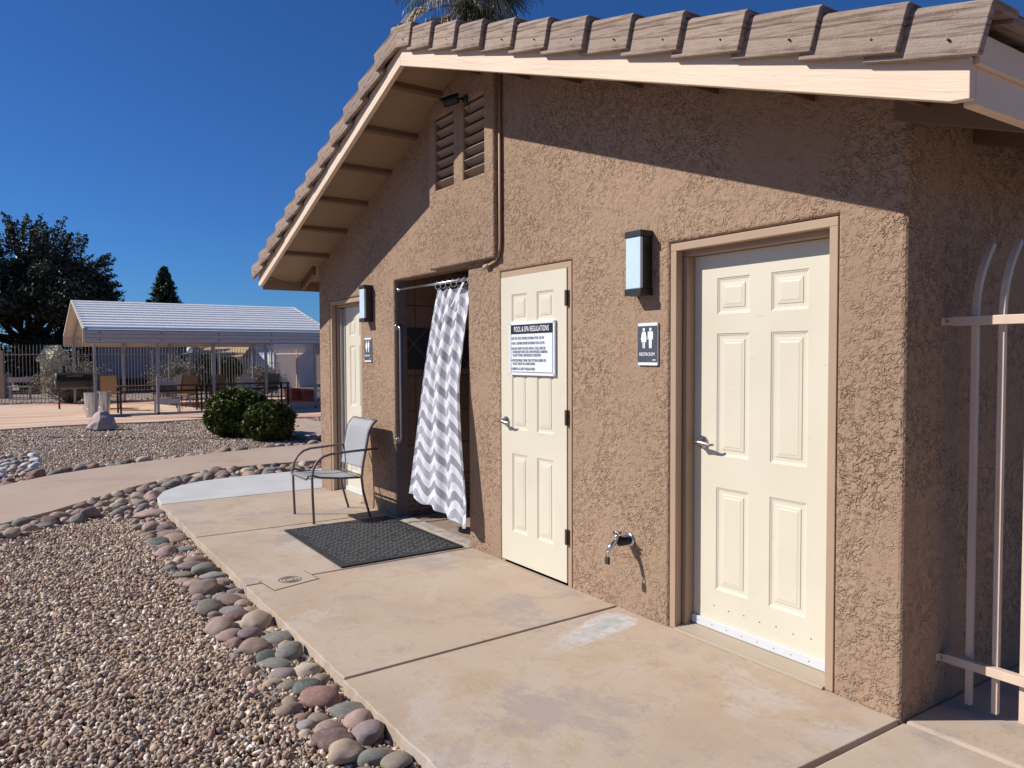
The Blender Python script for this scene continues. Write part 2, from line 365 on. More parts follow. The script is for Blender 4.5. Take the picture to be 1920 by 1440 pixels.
class MB:
    def __init__(s): s.v, s.f = [], []
    def add(s, vs, fs):
        k = len(s.v); s.v += [tuple(v) for v in vs]; s.f += [tuple(i+k for i in f) for f in fs]; return s
    def box(s, x0, x1, y0, y1, z0, z1):
        return s.add([(x0, y0, z0), (x1, y0, z0), (x1, y1, z0), (x0, y1, z0), (x0, y0, z1), (x1, y0, z1), (x1, y1, z1), (x0, y1, z1)],
                     [(0, 3, 2, 1), (4, 5, 6, 7), (0, 1, 5, 4), (1, 2, 6, 5), (2, 3, 7, 6), (3, 0, 4, 7)])
    def obox(s, c, size, M=None):
        M = M or Matrix.Identity(3); c = Vector(c); h = Vector(size)/2
        P = [c + M @ Vector((a*h.x, b*h.y, d*h.z)) for d in (-1, 1) for a, b in ((-1, -1), (1, -1), (1, 1), (-1, 1))]
        return s.add(P, [(0, 3, 2, 1), (4, 5, 6, 7), (0, 1, 5, 4), (1, 2, 6, 5), (2, 3, 7, 6), (3, 0, 4, 7)])
    def tube(s, pts, r, n=8, caps=True, closed=False):
        pts = [Vector(p) for p in pts]; rs = r if isinstance(r, (list, tuple)) else [r]*len(pts)
        rings = []; ref = None
        for i, p in enumerate(pts):
            a = pts[i-1] if (i or closed) else p; b = pts[(i+1) % len(pts)] if (i < len(pts)-1 or closed) else p
            t = (b-a).normalized()
            if ref is None: ref = t.orthogonal().normalized()
            ref = (ref - t*ref.dot(t))
            if ref.length < 1e-4: ref = t.orthogonal()
            ref.normalize(); q = t.cross(ref)
            rings.append([p + rs[i]*(math.cos(6.28318*k/n)*ref + math.sin(6.28318*k/n)*q) for k in range(n)])
        V = [v for rg in rings for v in rg]; Fc = []; m = len(pts)
        for i in range(m if closed else m-1):
            for k in range(n):
                a, b = i*n+k, i*n+(k+1) % n; c, d = ((i+1) % m)*n+(k+1) % n, ((i+1) % m)*n+k
                Fc.append((a, b, c, d))
        if caps and not closed: Fc += [tuple(range(n))[::-1], tuple((m-1)*n+k for k in range(n))]
        return s.add(V, Fc)
    def lathe(s, c, prof, axis=(0, 0, 1), n=20):
        ax = Vector(axis).normalized(); a = ax.orthogonal().normalized(); b = ax.cross(a); c = Vector(c)
        V = [c + ax*h + max(r, 1e-5)*(math.cos(6.28318*k/n)*a + math.sin(6.28318*k/n)*b) for r, h in prof for k in range(n)]
        Fc = [(i*n+k, i*n+(k+1) % n, (i+1)*n+(k+1) % n, (i+1)*n+k) for i in range(len(prof)-1) for k in range(n)]
        return s.add(V, Fc)
    def grid(s, fn, nu, nv):
        V = [fn(i/nu, j/nv) for i in range(nu+1) for j in range(nv+1)]
        return s.add(V, [(i*(nv+1)+j, (i+1)*(nv+1)+j, (i+1)*(nv+1)+j+1, i*(nv+1)+j+1) for i in range(nu) for j in range(nv)])
    def prism(s, poly, z0, z1):
        n = len(poly); V = [(x, y, z0) for x, y in poly] + [(x, y, z1) for x, y in poly]
        return s.add(V, [tuple(range(n))[::-1], tuple(range(n, 2*n))] + [(i, (i+1) % n, n+(i+1) % n, n+i) for i in range(n)])
    def build(s, name, m, parent=None, bevel=0, smooth=False, seg=2, recalc=True, origin=None, solid=0):
        me = bpy.data.meshes.new(name)
        V = s.v
        if origin: V = [(v[0]-origin[0], v[1]-origin[1], v[2]-origin[2]) for v in s.v]
        me.from_pydata(V, [], s.f)
        if recalc or bevel:
            bm = bmesh.new(); bm.from_mesh(me)
            bmesh.ops.recalc_face_normals(bm, faces=bm.faces)
            if bevel:
                ed = [e for e in bm.edges if len(e.link_faces) == 2 and e.calc_face_angle(0) > R(35)]
                bmesh.ops.bevel(bm, geom=ed, offset=bevel, segments=seg, profile=.5, affect='EDGES', clamp_overlap=True)
            bm.to_mesh(me); bm.free()
        for mm in (m if isinstance(m, list) else [m]): me.materials.append(mm)
        if smooth: me.polygons.foreach_set('use_smooth', [True]*len(me.polygons))
        o = bpy.data.objects.new(name, me); col.objects.link(o)
        if origin: o.location = origin
        if smooth and bevel: smooth_angle(o)
        return adopt(o, parent)
def smooth_angle(o, a=40):
    me = o.data; bm = bmesh.new(); bm.from_mesh(me)
    for e in bm.edges: e.smooth = not (len(e.link_faces) == 2 and e.calc_face_angle(0) > R(a))
    bm.to_mesh(me); bm.free()
def npmesh(name, V, Fc, m, parent=None, smooth=False):
    me = bpy.data.meshes.new(name); nv, nf = len(V), len(Fc); k = Fc.shape[1]
    me.vertices.add(nv); me.vertices.foreach_set('co', V.astype(np.float32).ravel())
    me.loops.add(nf*k); me.loops.foreach_set('vertex_index', Fc.astype(np.int32).ravel())
    me.polygons.add(nf); me.polygons.foreach_set('loop_start', np.arange(nf, dtype=np.int32)*k)
    me.update(calc_edges=True); me.validate()
    if smooth: me.polygons.foreach_set('use_smooth', np.ones(nf, bool))
    me.materials.append(m); o = bpy.data.objects.new(name, me); col.objects.link(o)
    return adopt(o, parent)
def text(body, size, loc, m, parent, name='lettering', sx=1, align='CENTER', bold=0, rz=0, sp=1.0):
    cu = bpy.data.curves.new('t', 'FONT'); cu.body = body; cu.size = size; cu.align_x = align; cu.align_y = 'CENTER'
    cu.extrude = .0004; cu.offset = bold; cu.space_character = sp
    ob = bpy.data.objects.new('t', cu); col.objects.link(ob)
    me = bpy.data.meshes.new_from_object(ob.evaluated_get(bpy.context.evaluated_depsgraph_get()))
    bpy.data.objects.remove(ob)
    M = Matrix.Translation(loc) @ Matrix.Rotation(rz, 4, 'Z') @ Matrix.Rotation(R(90), 4, 'X') @ Matrix.Diagonal((sx, 1, 1, 1))
    me.transform(M); me.materials.clear(); me.materials.append(m)
    o = bpy.data.objects.new(name, me); col.objects.link(o); return adopt(o, parent)

# ------------------------------------------------------------------ ground layout
D = 3.08
tag(MB().add([(-600, -500, -.10), (300, -500, -.10), (300, 700, -.10), (-600, 700, -.10)], [(0, 1, 2, 3)]).build('ground', GROUND), kind='structure')
GREYEDGE = [(-8.56, 1.345), (-9.0, 1.38), (-9.38, 1.50), (-9.68, 1.72), (-9.88, 2.0), (-9.98, 2.4), (-10.0, 2.9), (-10.03, 3.5), (-10.03, 9)]
PL = [(-5.2, -3.2), (-6.6, -1.8), (-7.65, -.85), (-8.46, -.04), (-8.9, .40), (-9.25, .68), (-9.6, .95), (-10.02, 1.30), (-10.38, 1.68), (-10.70, 2.05), (-10.91, 2.45), (-11.0, 3.14), (-10.95, 3.9), (-10.85, 5.5), (-10.8, 9.5)]
PU = [(-7.6, -4.2), (-9.0, -2.7), (-10.2, -1.1), (-11.04, -.04), (-11.65, .54), (-12.07, 1.2), (-12.42, 1.95), (-12.75, 2.8), (-12.97, 3.7), (-13.05, 4.7), (-13.1, 6), (-13.1, 9.5)]
def slab(name, poly, z1, m, th=.10, bev=.008):
    return tag(MB().prism(poly, z1-th, z1).build(name, m, bevel=bev), kind='structure')
g = .011
def wav(x0, x1, y, n=26, a=.0055):
    return [(x0+(x1-x0)*i/n, y+rng.uniform(-a, a)) for i in range(n+1)]
E1 = 1.318
slab('patio_slab', wav(-3.40+g, -1.70-g, E1-.01) + [(-1.69-g, 3.092), (-3.455+g, 3.092)], 0, CONC, bev=.005)
slab('patio_slab', wav(-5.17+g, -3.40-g, E1+.0) + [(-3.455-g, 3.092), (-5.18+g, 3.092)], 0, CONC, bev=.005)
slab('patio_slab', wav(-6.81+g, -5.17-g, E1+.01) + [(-5.18-g, 3.092), (-6.81+g, 3.092)], 0, CONC, bev=.005)
slab('patio_slab', wav(-8.54+g/2, -6.81-g, E1+.02) + [(-6.81-g, 3.092), (-8.54+g/2, 3.092)], 0, CONC, bev=.005)
slab('patio_slab', [(-1.69+g, 1.2), (3, 1.2), (3, 3.085), (-1.69+g, 3.085)], .0, CONC, bev=.014)
slab('patio_slab', [(-1.69, 3.085+2*g), (3, 3.085+2*g), (3, 9), (-1.69, 9)], -.004, CONC, bev=.014)
slab('grey_slab', GREYEDGE + [(-8.56, 9)], .0, GREYC)
slab('path', PL + PU[::-1], -.012, PATHC, .085, .008)
slab('side_path', [(-13.9, 5.35), (-14.75, 4.72), (-16.6, 5.2), (-18.9, 5.85), (-18.6, 6.25), (-17.1, 6.3), (-17.1, 9.5), (-13.9, 9.5)], -.022, PATHC, .07)
slab('plaza', [(-19.67, -4), (-19.67, -.05), (-20.0, .95), (-20.08, 2.0), (-19.8, 3.1), (-20.02, 4.4), (-19.3, 5.6), (-18.95, 6.7), (-18.9, 10), (-30.0, 10), (-30.0, -4)], -.015, PLAZA, .08)

def inside(P, poly):
    x, y = P[:, 0], P[:, 1]; r = np.zeros(len(P), bool); n = len(poly)
    for i in range(n):
        (x1, y1), (x2, y2) = poly[i], poly[(i+1) % n]
        c = (y1 > y) != (y2 > y)
        with np.errstate(divide='ignore', invalid='ignore'):
            xi = (x2-x1)*(y-y1)/(y2-y1+1e-12)+x1
        r ^= c & (x < xi)
    return r
def dist(P, line):
    d = np.full(len(P), 1e9)
    for (x1, y1), (x2, y2) in zip(line[:-1], line[1:]):
        a = np.array([x1, y1]); b = np.array([x2-x1, y2-y1]); t = np.clip(((P-a)@b)/(b@b), 0, 1)
        d = np.minimum(d, np.linalg.norm(P-a-t[:, None]*b, axis=1))
    return d
SLABP = [(3, E1), (-8.56, E1+.02)] + GREYEDGE[1:] + [(3, 9)]
PATHP = PL + PU[::-1]
SIDEP = [(-13.9, 5.35), (-14.75, 4.72), (-16.6, 5.2), (-18.9, 5.85), (-18.6, 6.25), (-17.1, 6.3), (-17.1, 9.5), (-13.9, 9.5)]
def free(P): return ~(inside(P, SLABP) | inside(P, PATHP) | inside(P, SIDEP))
SE = [(-1.7, E1), (-8.56, E1+.02)] + GREYEDGE[1:]

# ------------------------------------------------------------------ gravel (real stones)
t = (1+5**.5)/2
ICOV = np.array([(-1, t, 0), (1, t, 0), (-1, -t, 0), (1, -t, 0), (0, -1, t), (0, 1, t), (0, -1, -t), (0, 1, -t), (t, 0, -1), (t, 0, 1), (-t, 0, -1), (-t, 0, 1)])/math.sqrt(1+t*t)
ICOF = np.array([(0, 11, 5), (0, 5, 1), (0, 1, 7), (0, 7, 10), (0, 10, 11), (1, 5, 9), (5, 11, 4), (11, 10, 2), (10, 7, 6), (7, 1, 8), (3, 9, 4), (3, 4, 2), (3, 2, 6), (3, 6, 8), (3, 8, 9), (4, 9, 5), (2, 4, 11), (6, 2, 10), (8, 6, 7), (9, 8, 1)])
def quats(n, tilt=None):
    q = nrng.normal(size=(n, 4)); q /= np.linalg.norm(q, axis=1)[:, None]
    w_, x, y, z = q.T
    return np.stack([np.stack([1-2*(y*y+z*z), 2*(x*y-z*w_), 2*(x*z+y*w_)], 1), np.stack([2*(x*y+z*w_), 1-2*(x*x+z*z), 2*(y*z-x*w_)], 1), np.stack([2*(x*z-y*w_), 2*(y*z+x*w_), 1-2*(x*x+y*y)], 1)], 1)
def stones(P, z, r, flat=(1.08, .78, .50)):
    n = len(P); S = np.array(flat)[None]*r[:, None]*nrng.uniform(.68, 1.32, (n, 3))
    V = ICOV[None]*nrng.uniform(.66, 1.22, (n, 12, 1))*S[:, None]
    V = np.einsum('nij,nkj->nki', quats(n), V) + np.concatenate([P, z[:, None]], 1)[:, None]
    Fc = ICOF[None] + (np.arange(n)*12)[:, None, None]
    return V.reshape(-1, 3), Fc.reshape(-1, 3)
parts = []
def scatter(x0, x1, y0, y1, dens, r0, r1, zb=-.078, extra=None):
    n = int((x1-x0)*(y1-y0)*dens); P = np.stack([nrng.uniform(x0, x1, n), nrng.uniform(y0, y1, n)], 1)
    P = P[free(P)]
    if extra is not None: P = P[extra(P)]
    r = (r0+(r1-r0)*nrng.random(len(P))**1.4)*np.where(nrng.random(len(P)) < .07, 1.5, 1)
    z = zb + nrng.uniform(-.004, .016, len(P)) + .012*np.sin(P[:, 0]*2.1)*np.cos(P[:, 1]*3.3)
    parts.append((P, z, r))
scatter(-5.2, -1.7, -.5, 1.36, 5000, .0095, .020)
scatter(-9.6, -5.2, -.5, 1.45, 3100, .012, .020)
scatter(-10.9, -7.8, .4, 9, 1500, .011, .018)
scatter(-9, -1.7, -1.6, -.5, 900, .014, .022)
scatter(-16.2, -11, -.8, 9, 1500, .013, .022, -.075)
scatter(-20.2, -16.2, -.8, 9, 950, .018, .028, -.07, lambda P: P[:, 0] > -20.1)
scatter(-31.5, -30.05, -1, 9.2, 350, .03, .05, -.06)
VV, FF, k = [], [], 0
for P, z, r in parts:
    v, f = stones(P, z, r); VV.append(v); FF.append(f+k); k += len(v)
tag(npmesh('gravel', np.concatenate(VV), np.concatenate(FF), GRAVEL), 'crushed pinkish grey gravel spread between the path and the patio', 'gravel', kind='stuff')

# ------------------------------------------------------------------ river rocks
from mathutils import noise as mn
def rock_mesh(seed, amp=.22, sub=3, jag=0):
    bm = bmesh.new(); bmesh.ops.create_icosphere(bm, subdivisions=sub, radius=1)
    o = Vector((seed*3.7, seed*1.3, -seed*2.1))
    for v in bm.verts:
        d = mn.noise(v.co*.8+o)*amp + mn.noise(v.co*1.9+o)*amp*.3 + (mn.noise(v.co*4+o)*jag if jag else 0)
        v.co *= 1+d
    me = bpy.data.meshes.new('river_rock'); bm.to_mesh(me); bm.free()
    me.polygons.foreach_set('use_smooth', [not jag]*len(me.polygons)); return me
RB = {c: [rock_mesh(i+7*j, .36) for i in range(4)] for j, c in enumerate(ROCKM)}
for c, ms in RB.items():
    for me in ms: me.materials.append(ROCKM[c])
rocks = []   # x, y, a, b, c(half sizes), colour, rotz
HAND = [(650, 358, 120, 38, 'pink'), (640, 420, 70, 55, 'pink'), (710, 412, 95, 36, 'mauve'), (705, 440, 120, 30, 'brown'), (665, 478, 85, 45, 'dark green'), (765, 462, 95, 45, 'tan'),
 (700, 520, 80, 48, 'pink'), (778, 505, 92, 34, 'grey green'), (832, 520, 72, 26, 'tan'), (760, 553, 65, 46, 'cream'), (852, 550, 100, 46, 'brown'), (800, 574, 95, 46, 'mauve'), (770, 603, 88, 30, 'olive'),
 (863, 592, 102, 58, 'grey green'), (918, 606, 100, 38, 'grey'), (780, 628, 80, 28, 'red'), (812, 648, 85, 44, 'pink'), (862, 676, 112, 76, 'dark brown'), (930, 632, 90, 32, 'brown'), (1010, 667, 50, 27, 'grey green'),
 (1022, 690, 98, 28, 'tan'), (965, 716, 108, 46, 'brown'), (1064, 718, 60, 38, 'tan'), (882, 750, 102, 66, 'olive'), (888, 724, 90, 26, 'tan'), (975, 755, 106, 38, 'grey'), (992, 780, 102, 52, 'dark brown'),
 (1080, 746, 72, 32, 'tan'), (1026, 812, 104, 42, 'cream'), (1130, 806, 112, 100, 'tan'), (920, 832, 108, 68, 'brown'), (915, 788, 46, 30, 'brown'), (970, 866, 108, 56, 'pink'), (1052, 862, 90, 60, 'mauve'),
 (1175, 872, 142, 58, 'grey green'), (1070, 916, 118, 70, 'brown'), (1155, 906, 62, 38, 'dark brown'), (1216, 903, 66, 76, 'tan'), (1280, 932, 115, 82, 'grey green'), (1140, 952, 100, 66, 'dark green'),
 (1176, 982, 165, 60, 'grey green'), (1196, 1022, 120, 62, 'mauve'), (1302, 1004, 132, 66, 'cream'), (1216, 1070, 82, 56, 'olive'), (1290, 1082, 112, 88, 'dark green'), (1366, 1042, 84, 56, 'brown'),
 (1216, 1138, 70, 66, 'brown'), (1400, 1076, 84, 46, 'red'), (1355, 1128, 178, 88, 'red'), (1265, 1196, 72, 46, 'red'), (1293, 1230, 76, 62, 'grey'), (1350, 1203, 92, 56, 'olive')]
HAND2 = [(465, 1130, 168, 92, 'dark green'), (520, 1178, 148, 92, 'pink'), (585, 1235, 160, 112, 'mauve'), (365, 1215, 142, 84, 'pink'), (390, 1270, 200, 104, 'dark brown'), (442, 1340, 182, 122, 'tan'),
 (697, 1315, 64, 36, 'brown'), (590, 1352, 180, 86, 'grey green'), (700, 1385, 148, 100, 'olive'), (385, 1432, 110, 60, 'grey'), (540, 1425, 150, 72, 'grey green')]
def onground(x, y, z=0):
    d = F*FPX + Rt*(x-960) + Up*(720-y); tt = (z-CAMH)/d.z
    return Vector((0, 0, CAMH)) + d*tt, d.normalized()*abs(tt)*d.length
for lst, ox, oy, s in ((HAND, 0, 800, 2.25), (HAND2, 480, 900, 2.667)):
    for (x, y, ww, hh, c) in lst:
        P, dd = onground(ox+x/s, oy+y/s, -.025)
        zf = (P-Vector((0, 0, CAMH))).dot(F); a = ww/s/FPX*zf/2; v = hh/s/FPX*zf/2
        se = -dd.normalized().z; c_h = min(a*.62, v*.85)
        b = max(.6*a, min(1.2*a, math.sqrt(max(v*v-(c_h*math.sqrt(1-se*se))**2, .0001))/se))
        rot = math.atan2(Rt.y, Rt.x) + rng.uniform(-.25, .25)
        ymax = E1 - .015 - max(b, a*.55)*.9
        rocks.append([P.x, min(P.y, ymax), a*1.07, b*1.05, c_h*1.08, c, rot])
cols = ['tan', 'pink', 'grey green', 'mauve', 'brown', 'brown', 'grey', 'cream', 'olive', 'dark brown', 'tan', 'red', 'grey', 'dark green']
def fill(n, x0, x1, y0, y1, cond, r0, r1, pal=cols, sq=.86):
    P = np.stack([nrng.uniform(x0, x1, n), nrng.uniform(y0, y1, n)], 1)
    P = P[free(P)]; P = P[cond(P)]
    for x, y in P:
        a = rng.uniform(r0, r1); b = a*rng.uniform(.6, .9)
        rad = (a+b)/2
        if dist(np.array([[x, y]]), SE)[0] < rad*.9 or dist(np.array([[x, y]]), PL)[0] < rad*.9 or dist(np.array([[x, y]]), PU)[0] < rad*.8: continue
        if all((x-q[0])**2+(y-q[1])**2 > (sq*(rad+(q[2]+q[3])/2))**2 for q in rocks):
            rocks.append([x, y, a, b, a*rng.uniform(.45, .65), rng.choice(pal), rng.uniform(0, 3.14)])
nh = len(rocks)
bandA = lambda P: (dist(P, SE) < .33) & (P[:, 1] < 1.5)
fill(4000, -8.6, -2.0, .9, 1.34, bandA, .035, .06)
gap = lambda P: ((dist(P, SE) < .42) & (P[:, 0] < -8.3)) | ((dist(P, PL) < .42) & (P[:, 1] > .1) & (P[:, 0] > -11.2) & (dist(P, SE) < 1.3))
fill(1500, -11, -8.2, .6, 3.6, gap, .07, .115)
fill(3500, -11, -8.2, .6, 3.6, gap, .04, .06)
fill(900, -9.5, -6.2, -1.1, 1.0, lambda P: (dist(P, PL) < .46), .065, .11)
fill(2500, -9.5, -6.2, -1.1, 1.0, lambda P: (dist(P, PL) < .46), .035, .06)
outer = lambda P: (dist(P, PU) < .36) & (P[:, 0] < -11)
fill(900, -14.4, -12.0, -.35, .42, lambda P: P[:, 0] < -12.0-.5*P[:, 1], .045, .09, ['white'])
fill(700, -14, -11, -.5, 5.2, outer, .07, .12)
fill(2500, -14, -11, -.5, 5.2, outer, .04, .06)
fill(300, -15, -13.6, 4.3, 6.0, lambda P: dist(P, SIDEP) < .35, .07, .11)
Cm = Vector((0, 0))
rocks_s = sorted(rocks, key=lambda q: -(q[2]*q[3])**.5/math.hypot(q[0], q[1]))
keep, rest = rocks_s[:298], rocks_s[298:]
def zone(x, y, c):
    if c == 'white': return 'in the patch of white stones at the left'
    if x < -13.55 and y > 4.2: return 'beside the side path behind the round bushes'
    if x < -11 and dist(np.array([[x, y]]), PU)[0] < .5: return 'along the far edge of the curved path'
    if dist(np.array([[x, y]]), PL)[0] < .5 and y < .9: return 'along the near edge of the curved path'
    if x < -8.3: return 'beside the rounded grey slab'
    if x < -6.6: return 'by the patio slab left of the chair'
    if x < -5.1: return 'by the patio slab opposite the rubber mat'
    if x < -4.3: return 'by the patio slab near the cleanout lid'
    if x < -3.4: return 'by the patio slab beyond the long joint'
    return 'by the patio slab at the photo bottom'
for q in keep:
    x, y, a, b, c, cn, rz = q
    o = bpy.data.objects.new('river_rock', rng.choice(RB[cn])); col.objects.link(o)
    o.location = (x, y, -.085+c*.92); o.scale = (a, b, c); o.rotation_euler = (rng.uniform(-.12, .12), rng.uniform(-.12, .12), rz)
    nb = min((p for p in keep if p is not q), key=lambda p: (p[0]-x)**2+(p[1]-y)**2)
    size = 'large' if a > .105 else 'small' if a < .06 else 'medium'
    shape = 'flat' if c < .5*a and b > .8*a else 'long' if b < .72*a else 'round' if c > .58*a else 'oval'
    tag(o, f"{size} {shape} {cn} stone {zone(x, y, cn)}", 'river rock', 'rounded river rocks edging the slabs and the path')
VV, FF, k = [], [], 0
P = np.array([[q[0], q[1]] for q in rest]); n = len(P)
if n:
    S = np.array([[q[2], q[3], q[4]] for q in rest]); bm = bmesh.new(); bmesh.ops.create_icosphere(bm, subdivisions=2, radius=1)
    bv = np.array([v.co[:] for v in bm.verts]); bf = np.array([[v.index for v in f.verts] for f in bm.faces]); bm.free()
    th = nrng.uniform(0, 3.14, n); V = bv[None]*S[:, None]*(1+.06*np.sin(bv[None, :, :1]*3+th[:, None, None]))
    cx, sx_ = np.cos(th)[:, None], np.sin(th)[:, None]
    V = np.stack([V[..., 0]*cx-V[..., 1]*sx_+P[:, :1], V[..., 0]*sx_+V[..., 1]*cx+P[:, 1:], V[..., 2]-.085+S[:, 2:3]*.9], -1)
    mm = Mt('small_pebble_mix', .7, .3); mm.color(mm.ramp(mm.island(), [(0, (.2, .14, .12)), (.3, (.36, .27, .21)), (.5, (.26, .25, .235)), (.75, (.42, .31, .25)), (1, (.5, .43, .36))]))
    tag(npmesh('small_river_pebbles', V.reshape(-1, 3), (bf[None]+(np.arange(n)*len(bv))[:, None, None]).reshape(-1, 3), mm.m, smooth=True),
        'small rounded pebbles filling the gaps between larger river rocks', 'pebbles', kind='stuff')

# ------------------------------------------------------------------ the building
AX, AZ, SR, SL = -5.21, 3.68, .342, .357          # rake board bottom line at the front
def rake(x): return AZ - (SR*(x-AX) if x > AX else SL*(AX-x))
bld = empty('restroom_building', (-5.14, 3.08, 0), 'low tan stucco restroom building with gabled concrete tile roof', 'building')
XL, XR = -8.60, -1.69
xs = [XL, -8.26, -7.355, -6.57, -5.73, -5.21, -4.735, -3.893, -3.022, -2.003, XR]
zs = [-.06, 2.145, 2.235]
openings = [(-8.26, -7.355, 2.145), (-6.57, -5.21, 2.235), (-4.735, -3.893, 2.145), (-3.022, -2.003, 2.145)]
bm = bmesh.new(); vd = {}
def gv(i, j):
    x = xs[i]; z = zs[j] if j < 3 else rake(x)+.10
    if (i, j) not in vd: vd[(i, j)] = bm.verts.new((x, D, z))
    return vd[(i, j)]
for i in range(len(xs)-1):
    for j in range(3):
        xm = (xs[i]+xs[i+1])/2; zm = (zs[j]+zs[j+1])/2 if j < 2 else 2.3
        if any(a < xm < b and zm < h for a, b, h in openings): continue
        bm.faces.new((gv(i, j), gv(i+1, j), gv(i+1, j+1), gv(i, j+1)))
ret = bmesh.ops.extrude_face_region(bm, geom=bm.faces[:])
ev = [e for e in ret['geom'] if isinstance(e, bmesh.types.BMVert)]
bmesh.ops.translate(bm, vec=(0, .13, 0), verts=ev)
bmesh.ops.recalc_face_normals(bm, faces=bm.faces)
be = []
for e in bm.edges:
    a, b = e.verts; ym = (a.co.y+b.co.y)/2
    if len(e.link_faces) == 2 and e.calc_face_angle(0) > R(60) and ym < D+.01:
        zt = (a.co.z+b.co.z)/2
        if zt > 2.29 and abs(a.co.x-b.co.x) > .05: continue
        if max(a.co.z, b.co.z) < .01: continue
        be.append(e)
bmesh.ops.bevel(bm, geom=be, offset=.02, segments=3, profile=.5, affect='EDGES', clamp_overlap=True)
me = bpy.data.meshes.new('wall'); bm.to_mesh(me); bm.free(); me.materials.append(STUCCO)
wall = bpy.data.objects.new('wall', me); col.objects.link(wall); adopt(wall, bld)
# side and back walls
mb = MB(); BY = 9.0
mb.box(XR-.2, XR, D+.13, BY, -.06, 2.62); mb.box(XL, XL+.2, D+.13, BY, -.06, 2.62); mb.box(XL+.2, XR-.2, BY-.2, BY, -.06, 2.6)
mb.build('side_wall', STUCCO, bld)
# projecting vent surround on the gable
px0, px1, py = -5.735, -4.728, D-.062
vx = [px0, -5.625, -5.322, -5.165, -4.862, px1]; vz = [2.25, 2.895, 3.475]
bm = bmesh.new(); vd = {}
def gv2(i, j):
    x = vx[i]; z = vz[j] if j < 3 else rake(x)+.09
    if (i, j) not in vd: vd[(i, j)] = bm.verts.new((x, py, z))
    return vd[(i, j)]
for i in range(5):
    for j in range(3):
        if j == 1 and i in (1, 3): continue
        bm.faces.new((gv2(i, j), gv2(i+1, j), gv2(i+1, j+1), gv2(i, j+1)))
ret = bmesh.ops.extrude_face_region(bm, geom=bm.faces[:]); ev = [e for e in ret['geom'] if isinstance(e, bmesh.types.BMVert)]
bmesh.ops.translate(bm, vec=(0, .06, 0), verts=ev); bmesh.ops.recalc_face_normals(bm, faces=bm.faces)
be = [e for e in bm.edges if len(e.link_faces) == 2 and e.calc_face_angle(0) > R(60) and sum(v.co.y for v in e.verts)/2 < py+.01 and sum(v.co.z for v in e.verts)/2 < 3.56]
bmesh.ops.bevel(bm, geom=be, offset=.016, segments=3, profile=.5, affect='EDGES', clamp_overlap=True)
me = bpy.data.meshes.new('vent_surround'); bm.to_mesh(me); bm.free(); me.materials.append(STUCCO)
o = bpy.data.objects.new('vent_surround', me); col.objects.link(o); adopt(o, bld)
# louvred vents
for x0, x1 in ((-5.625, -5.322), (-5.165, -4.862)):
    v = MB().box(x0+.001, x1-.001, D-.004, D+.010, 2.896, 3.474).build('gable_vent', DARKW, bld)
    m2 = MB()
    for k in range(7):
        z = 2.925+.082*k
        m2.obox(((x0+x1)/2, D-.028, z+.018), (x1-x0-.004, .058, .010), Matrix.Rotation(R(-42), 3, 'X'))
    m2.build('louvre', mk_paint('louvre_paint', (.33, .235, .16), .7, (1, 8, 8), .002), v)
# conduit
mb = MB(); cx = -4.706
mb.tube([(cx, D-.021, 3.62), (cx, D-.021, 2.36)] + [(cx-.10+.10*math.cos(a), D-.021, 2.36-.14*math.sin(a)) for a in (.4, .8, 1.2, 1.57)] + [(-4.88, D-.021, 2.205)], .0105, 10)
mb.tube([(-4.86, D-.021, 2.205), (-4.925, D-.021, 2.20)], .018, 10)
mb.tube([(-4.905, D-.021, 2.20), (-4.905, D+.01, 2.20)], .014, 8)
mb.build('conduit', TRIM, bld, smooth=True)
# rake boards, soffits, lookouts, eave boards
YF = 2.51
XRE, XLE = -1.19, -9.02
def slant_board(x0, x1, y0, y1, dz0, dz1, mb):
    z0, z1 = rake(x0), rake(x1)
    mb.add([(x0, y0, z0+dz0), (x1, y0, z1+dz0), (x1, y1, z1+dz0), (x0, y1, z0+dz0), (x0, y0, z0+dz1), (x1, y0, z1+dz1), (x1, y1, z1+dz1), (x0, y1, z0+dz1)],
           [(0, 3, 2, 1), (4, 5, 6, 7), (0, 1, 5, 4), (1, 2, 6, 5), (2, 3, 7, 6), (3, 0, 4, 7)])
roof = MB()
for x0, x1 in ((XLE, AX), (AX, XRE)): slant_board(max(x0, XLE+.012), min(x1, XRE-.012), YF+.04, BY+.5, .085, .15, roof)
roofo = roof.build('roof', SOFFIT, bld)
for x0, x1 in ((AX+.0005, XRE), (XLE, AX-.0005)):
    m2 = MB(); z0, z1 = rake(x0), rake(x1)
    lo, hi = (x1, z1) if x1 == XRE else (x0, z0)
    # polygon of the board face with its clipped lower corner
    if x1 == XRE: poly = [(x0, z0), (x1-.06, rake(x1-.06)), (x1, rake(x1)+.014), (x1, z1+.145), (x0, z0+.145)]
    else: poly = [(x0, z0+.03), (x0+.08, rake(x0+.08)), (x1, z1), (x1, z1+.145), (x0, z0+.145)]
    n = len(poly)
    m2.add([(x, YF, z) for x, z in poly] + [(x, YF+.038, z) for x, z in poly], [tuple(range(n)), tuple(range(n, 2*n))[::-1]] + [(i, (i+1) % n, n+(i+1) % n, n+i) for i in range(n)])
    m2.build('fascia_board', FASCR if x1 == XRE else FASCL, roofo, bevel=.003)
for k in range(-7, 8):
    x = AX - .29 + k*.555 if k <= 0 else AX + .29 + (k-1)*.555
    if not (XLE+.25 < x < XRE-.15): continue
    m2 = MB(); slant_board(x-.019, x+.019, YF+.04, D+.02, .045, .086, m2)
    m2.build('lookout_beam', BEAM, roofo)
EZ = rake(XRE)
m2 = MB().box(XRE-.038, XRE-.0, YF+.04, BY+.5, EZ+.002, EZ+.130); m2.build('eave_board', FASCIA, roofo, bevel=.003)
